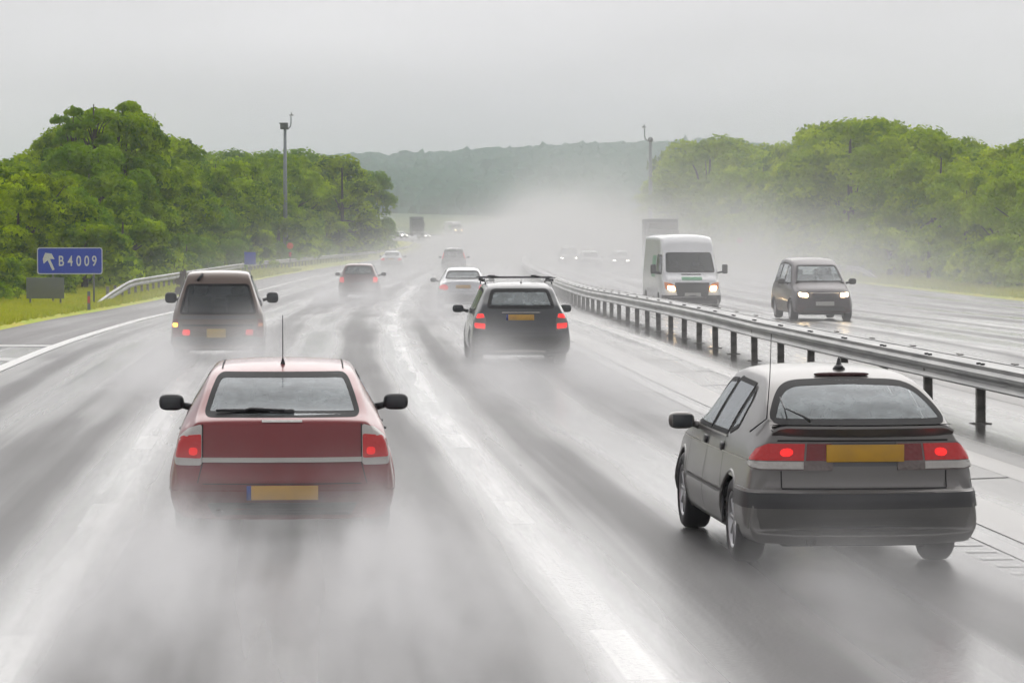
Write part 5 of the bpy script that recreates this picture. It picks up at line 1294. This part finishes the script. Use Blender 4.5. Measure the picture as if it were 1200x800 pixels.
# ------------------------------------------------------------------ air: haze and tyre spray
def box_obj(name, lo, hi, m, loc=(0, 0, 0), rz=0):
    c = [(x, y, z) for z in (lo[2], hi[2]) for y in (lo[1], hi[1]) for x in (lo[0], hi[0])]
    o = mesh(name, c, [(0, 2, 3, 1), (4, 5, 7, 6), (0, 1, 5, 4), (2, 6, 7, 3), (0, 4, 6, 2), (1, 3, 7, 5)], m, smooth=False); o.location = loc; o.rotation_euler = (0, 0, rz)
    return tag(o, kind='stuff')
hm = bpy.data.materials.new('haze'); hm.use_nodes = True; hm.node_tree.nodes.clear()
o_ = N(hm, 'ShaderNodeOutputMaterial'); v_ = N(hm, 'ShaderNodeVolumePrincipled'); v_.inputs['Density'].default_value = HAZE
v_.inputs['Color'].default_value = (.90, .95, .99, 1); L(hm, v_.outputs[0], o_.inputs['Volume'])
box_obj('haze', (-3100, -320, -3), (3100, 4700, 95), hm)

def mth(m, op, a, b=None, c=None):
    n = N(m, 'ShaderNodeMath', operation=op)
    for i, q in enumerate((a, b, c)):
        if q is None: continue
        if isinstance(q, (int, float)): n.inputs[i].default_value = q
        else: L(m, q, n.inputs[i])
    return n.outputs[0]
def mrange(m, v, a, b, c=0., d=1., smooth=True):
    n = N(m, 'ShaderNodeMapRange'); n.interpolation_type = 'SMOOTHSTEP' if smooth else 'LINEAR'
    L(m, v, n.inputs[0]); n.inputs[1].default_value = a; n.inputs[2].default_value = b; n.inputs[3].default_value = c; n.inputs[4].default_value = d; return n.outputs[0]
def volmat(name, build, step=1.0):
    m = bpy.data.materials.new(name); m.use_nodes = True; m.node_tree.nodes.clear()
    o = N(m, 'ShaderNodeOutputMaterial'); v = N(m, 'ShaderNodeVolumePrincipled'); v.inputs['Color'].default_value = (.99, .99, .992, 1); v.inputs['Anisotropy'].default_value = .35
    t = N(m, 'ShaderNodeTexCoord'); s = N(m, 'ShaderNodeSeparateXYZ'); L(m, t.outputs['Object'], s.inputs[0])
    d = build(m, t.outputs['Object'], s.outputs[0], s.outputs[1], s.outputs[2]); L(m, d, v.inputs['Density']); L(m, v.outputs[0], o.inputs['Volume'])
    try: m.cycles.volume_step_rate = step
    except Exception: pass
    return m
def nz3(m, vec, st, det=2, loc=(0, 0, 0)):
    p = N(m, 'ShaderNodeMapping'); p.inputs['Scale'].default_value = st; p.inputs['Location'].default_value = loc
    n = N(m, 'ShaderNodeTexNoise'); n.inputs['Scale'].default_value = 1; n.inputs['Detail'].default_value = det; L(m, vec, p.inputs[0]); L(m, p.outputs[0], n.inputs['Vector']); return n.outputs[0]
def road_spray(m, vec, x, y, z):
    ramp = mrange(m, y, 30, 130, .0, 1.0); end = mrange(m, y, 700, 900, 1, 0)
    left = mrange(m, x, -14.5, -8.5); right = mrange(m, x, 13, 22, 1, 0)
    hsc = mth(m, 'ADD', mrange(m, y, 330, 560, .9, 1.5, False), mth(m, 'MULTIPLY', mrange(m, x, -8, 6, 0, 1.0), mrange(m, y, 70, 300, .8, 1.7, False)))
    e = mth(m, 'POWER', 2.718, mth(m, 'MULTIPLY', mth(m, 'DIVIDE', mth(m, 'ADD', z, .7), hsc), -1.0))
    n = mrange(m, nz3(m, vec, (.11, .022, .30), 3), .33, .68, .25, 1.75, False)
    r = mth(m, 'MULTIPLY', mth(m, 'MULTIPLY', ramp, end), mth(m, 'MULTIPLY', left, right))
    return mth(m, 'MULTIPLY', mth(m, 'MULTIPLY', r, e), mth(m, 'MULTIPLY', n, SPRAY))
box_obj('spray', (-17, 28, -2.2), (28, 900, 12), volmat('road_spray', road_spray, .06))
def plume(car, dens, w=.95, ln=12, h=.8, ht=2.2, front=.5, noise=(1.7, .55, 1.9), mid=.22, side=.0, seed=0, step=.5, wt=.28, lift=.05):
    def f(m, vec, x, y, z):
        # two wheel jets plus a softer sheet between them, growing upward and outward with distance behind the tail
        t = mrange(m, y, front, -ln, 0., 1., False)
        ax = mth(m, 'ABSOLUTE', x)
        sg = mth(m, 'MULTIPLY_ADD', t, .55, wt)
        g = mth(m, 'DIVIDE', mth(m, 'SUBTRACT', ax, w-.15), sg); g = mth(m, 'POWER', 2.718, mth(m, 'MULTIPLY', mth(m, 'MULTIPLY', g, g), -1.0))
        s2 = mth(m, 'DIVIDE', x, w+.3); s2 = mth(m, 'MULTIPLY', s2, s2); s2 = mth(m, 'POWER', 2.718, mth(m, 'MULTIPLY', mth(m, 'MULTIPLY', s2, s2), -1.0))
        lat = mth(m, 'MULTIPLY_ADD', s2, mid, g)
        hh = mth(m, 'MULTIPLY_ADD', mrange(m, y, front, front-3.5), h*.65, h*.35)
        hz = mth(m, 'DIVIDE', mth(m, 'MAXIMUM', z, 0), hh); v = mth(m, 'POWER', 2.718, mth(m, 'MULTIPLY', mth(m, 'MULTIPLY', hz, hz), -1.0))
        on = mrange(m, y, front, front-1.2); off = mrange(m, y, -ln*.15, -ln, 1, 0)
        n = mrange(m, nz3(m, vec, noise, 4, (seed, seed*2, 0)), .36, .66, .45, 1.5, False)
        top = mrange(m, z, ht*.7, ht, 1, 0)
        return mth(m, 'MULTIPLY', mth(m, 'MULTIPLY', mth(m, 'MULTIPLY', lat, v), mth(m, 'MULTIPLY', on, off)), mth(m, 'MULTIPLY', mth(m, 'MULTIPLY', n, top), dens))
    W = w+1.3
    o = box_obj('spray', (-W, -ln, .01), (W, front, ht), volmat('tyre_spray', f, step), car.location, car.rotation_euler.z)
    return o
obj = {o.name: o for o in bpy.data.objects}
plume(bpy.data.objects['red_hatchback'], .85, ln=12, h=.50, ht=1.5, front=-.05, seed=1, step=.3, noise=(4.2, .6, 4.2))
plume(bpy.data.objects['silver_hatchback'], .20, w=.9, ln=9, h=.5, ht=1.3, seed=3, step=.5, mid=.5)
plume(estate.root, .30, ln=24, h=.55, ht=1.6, front=.2, seed=5, noise=(.7, .2, 1.2), step=.4)
plume(carrier.root, .38, ln=20, h=.65, ht=1.8, front=.2, seed=8, noise=(.7, .2, 1.2), step=.4)
plume(saloon.root, .16, ln=28, h=.8, seed=11, noise=(.6, .15, 1.2), step=.4)
plume(small.root, .16, ln=28, h=.8, seed=14, noise=(.6, .15, 1.2), step=.4)
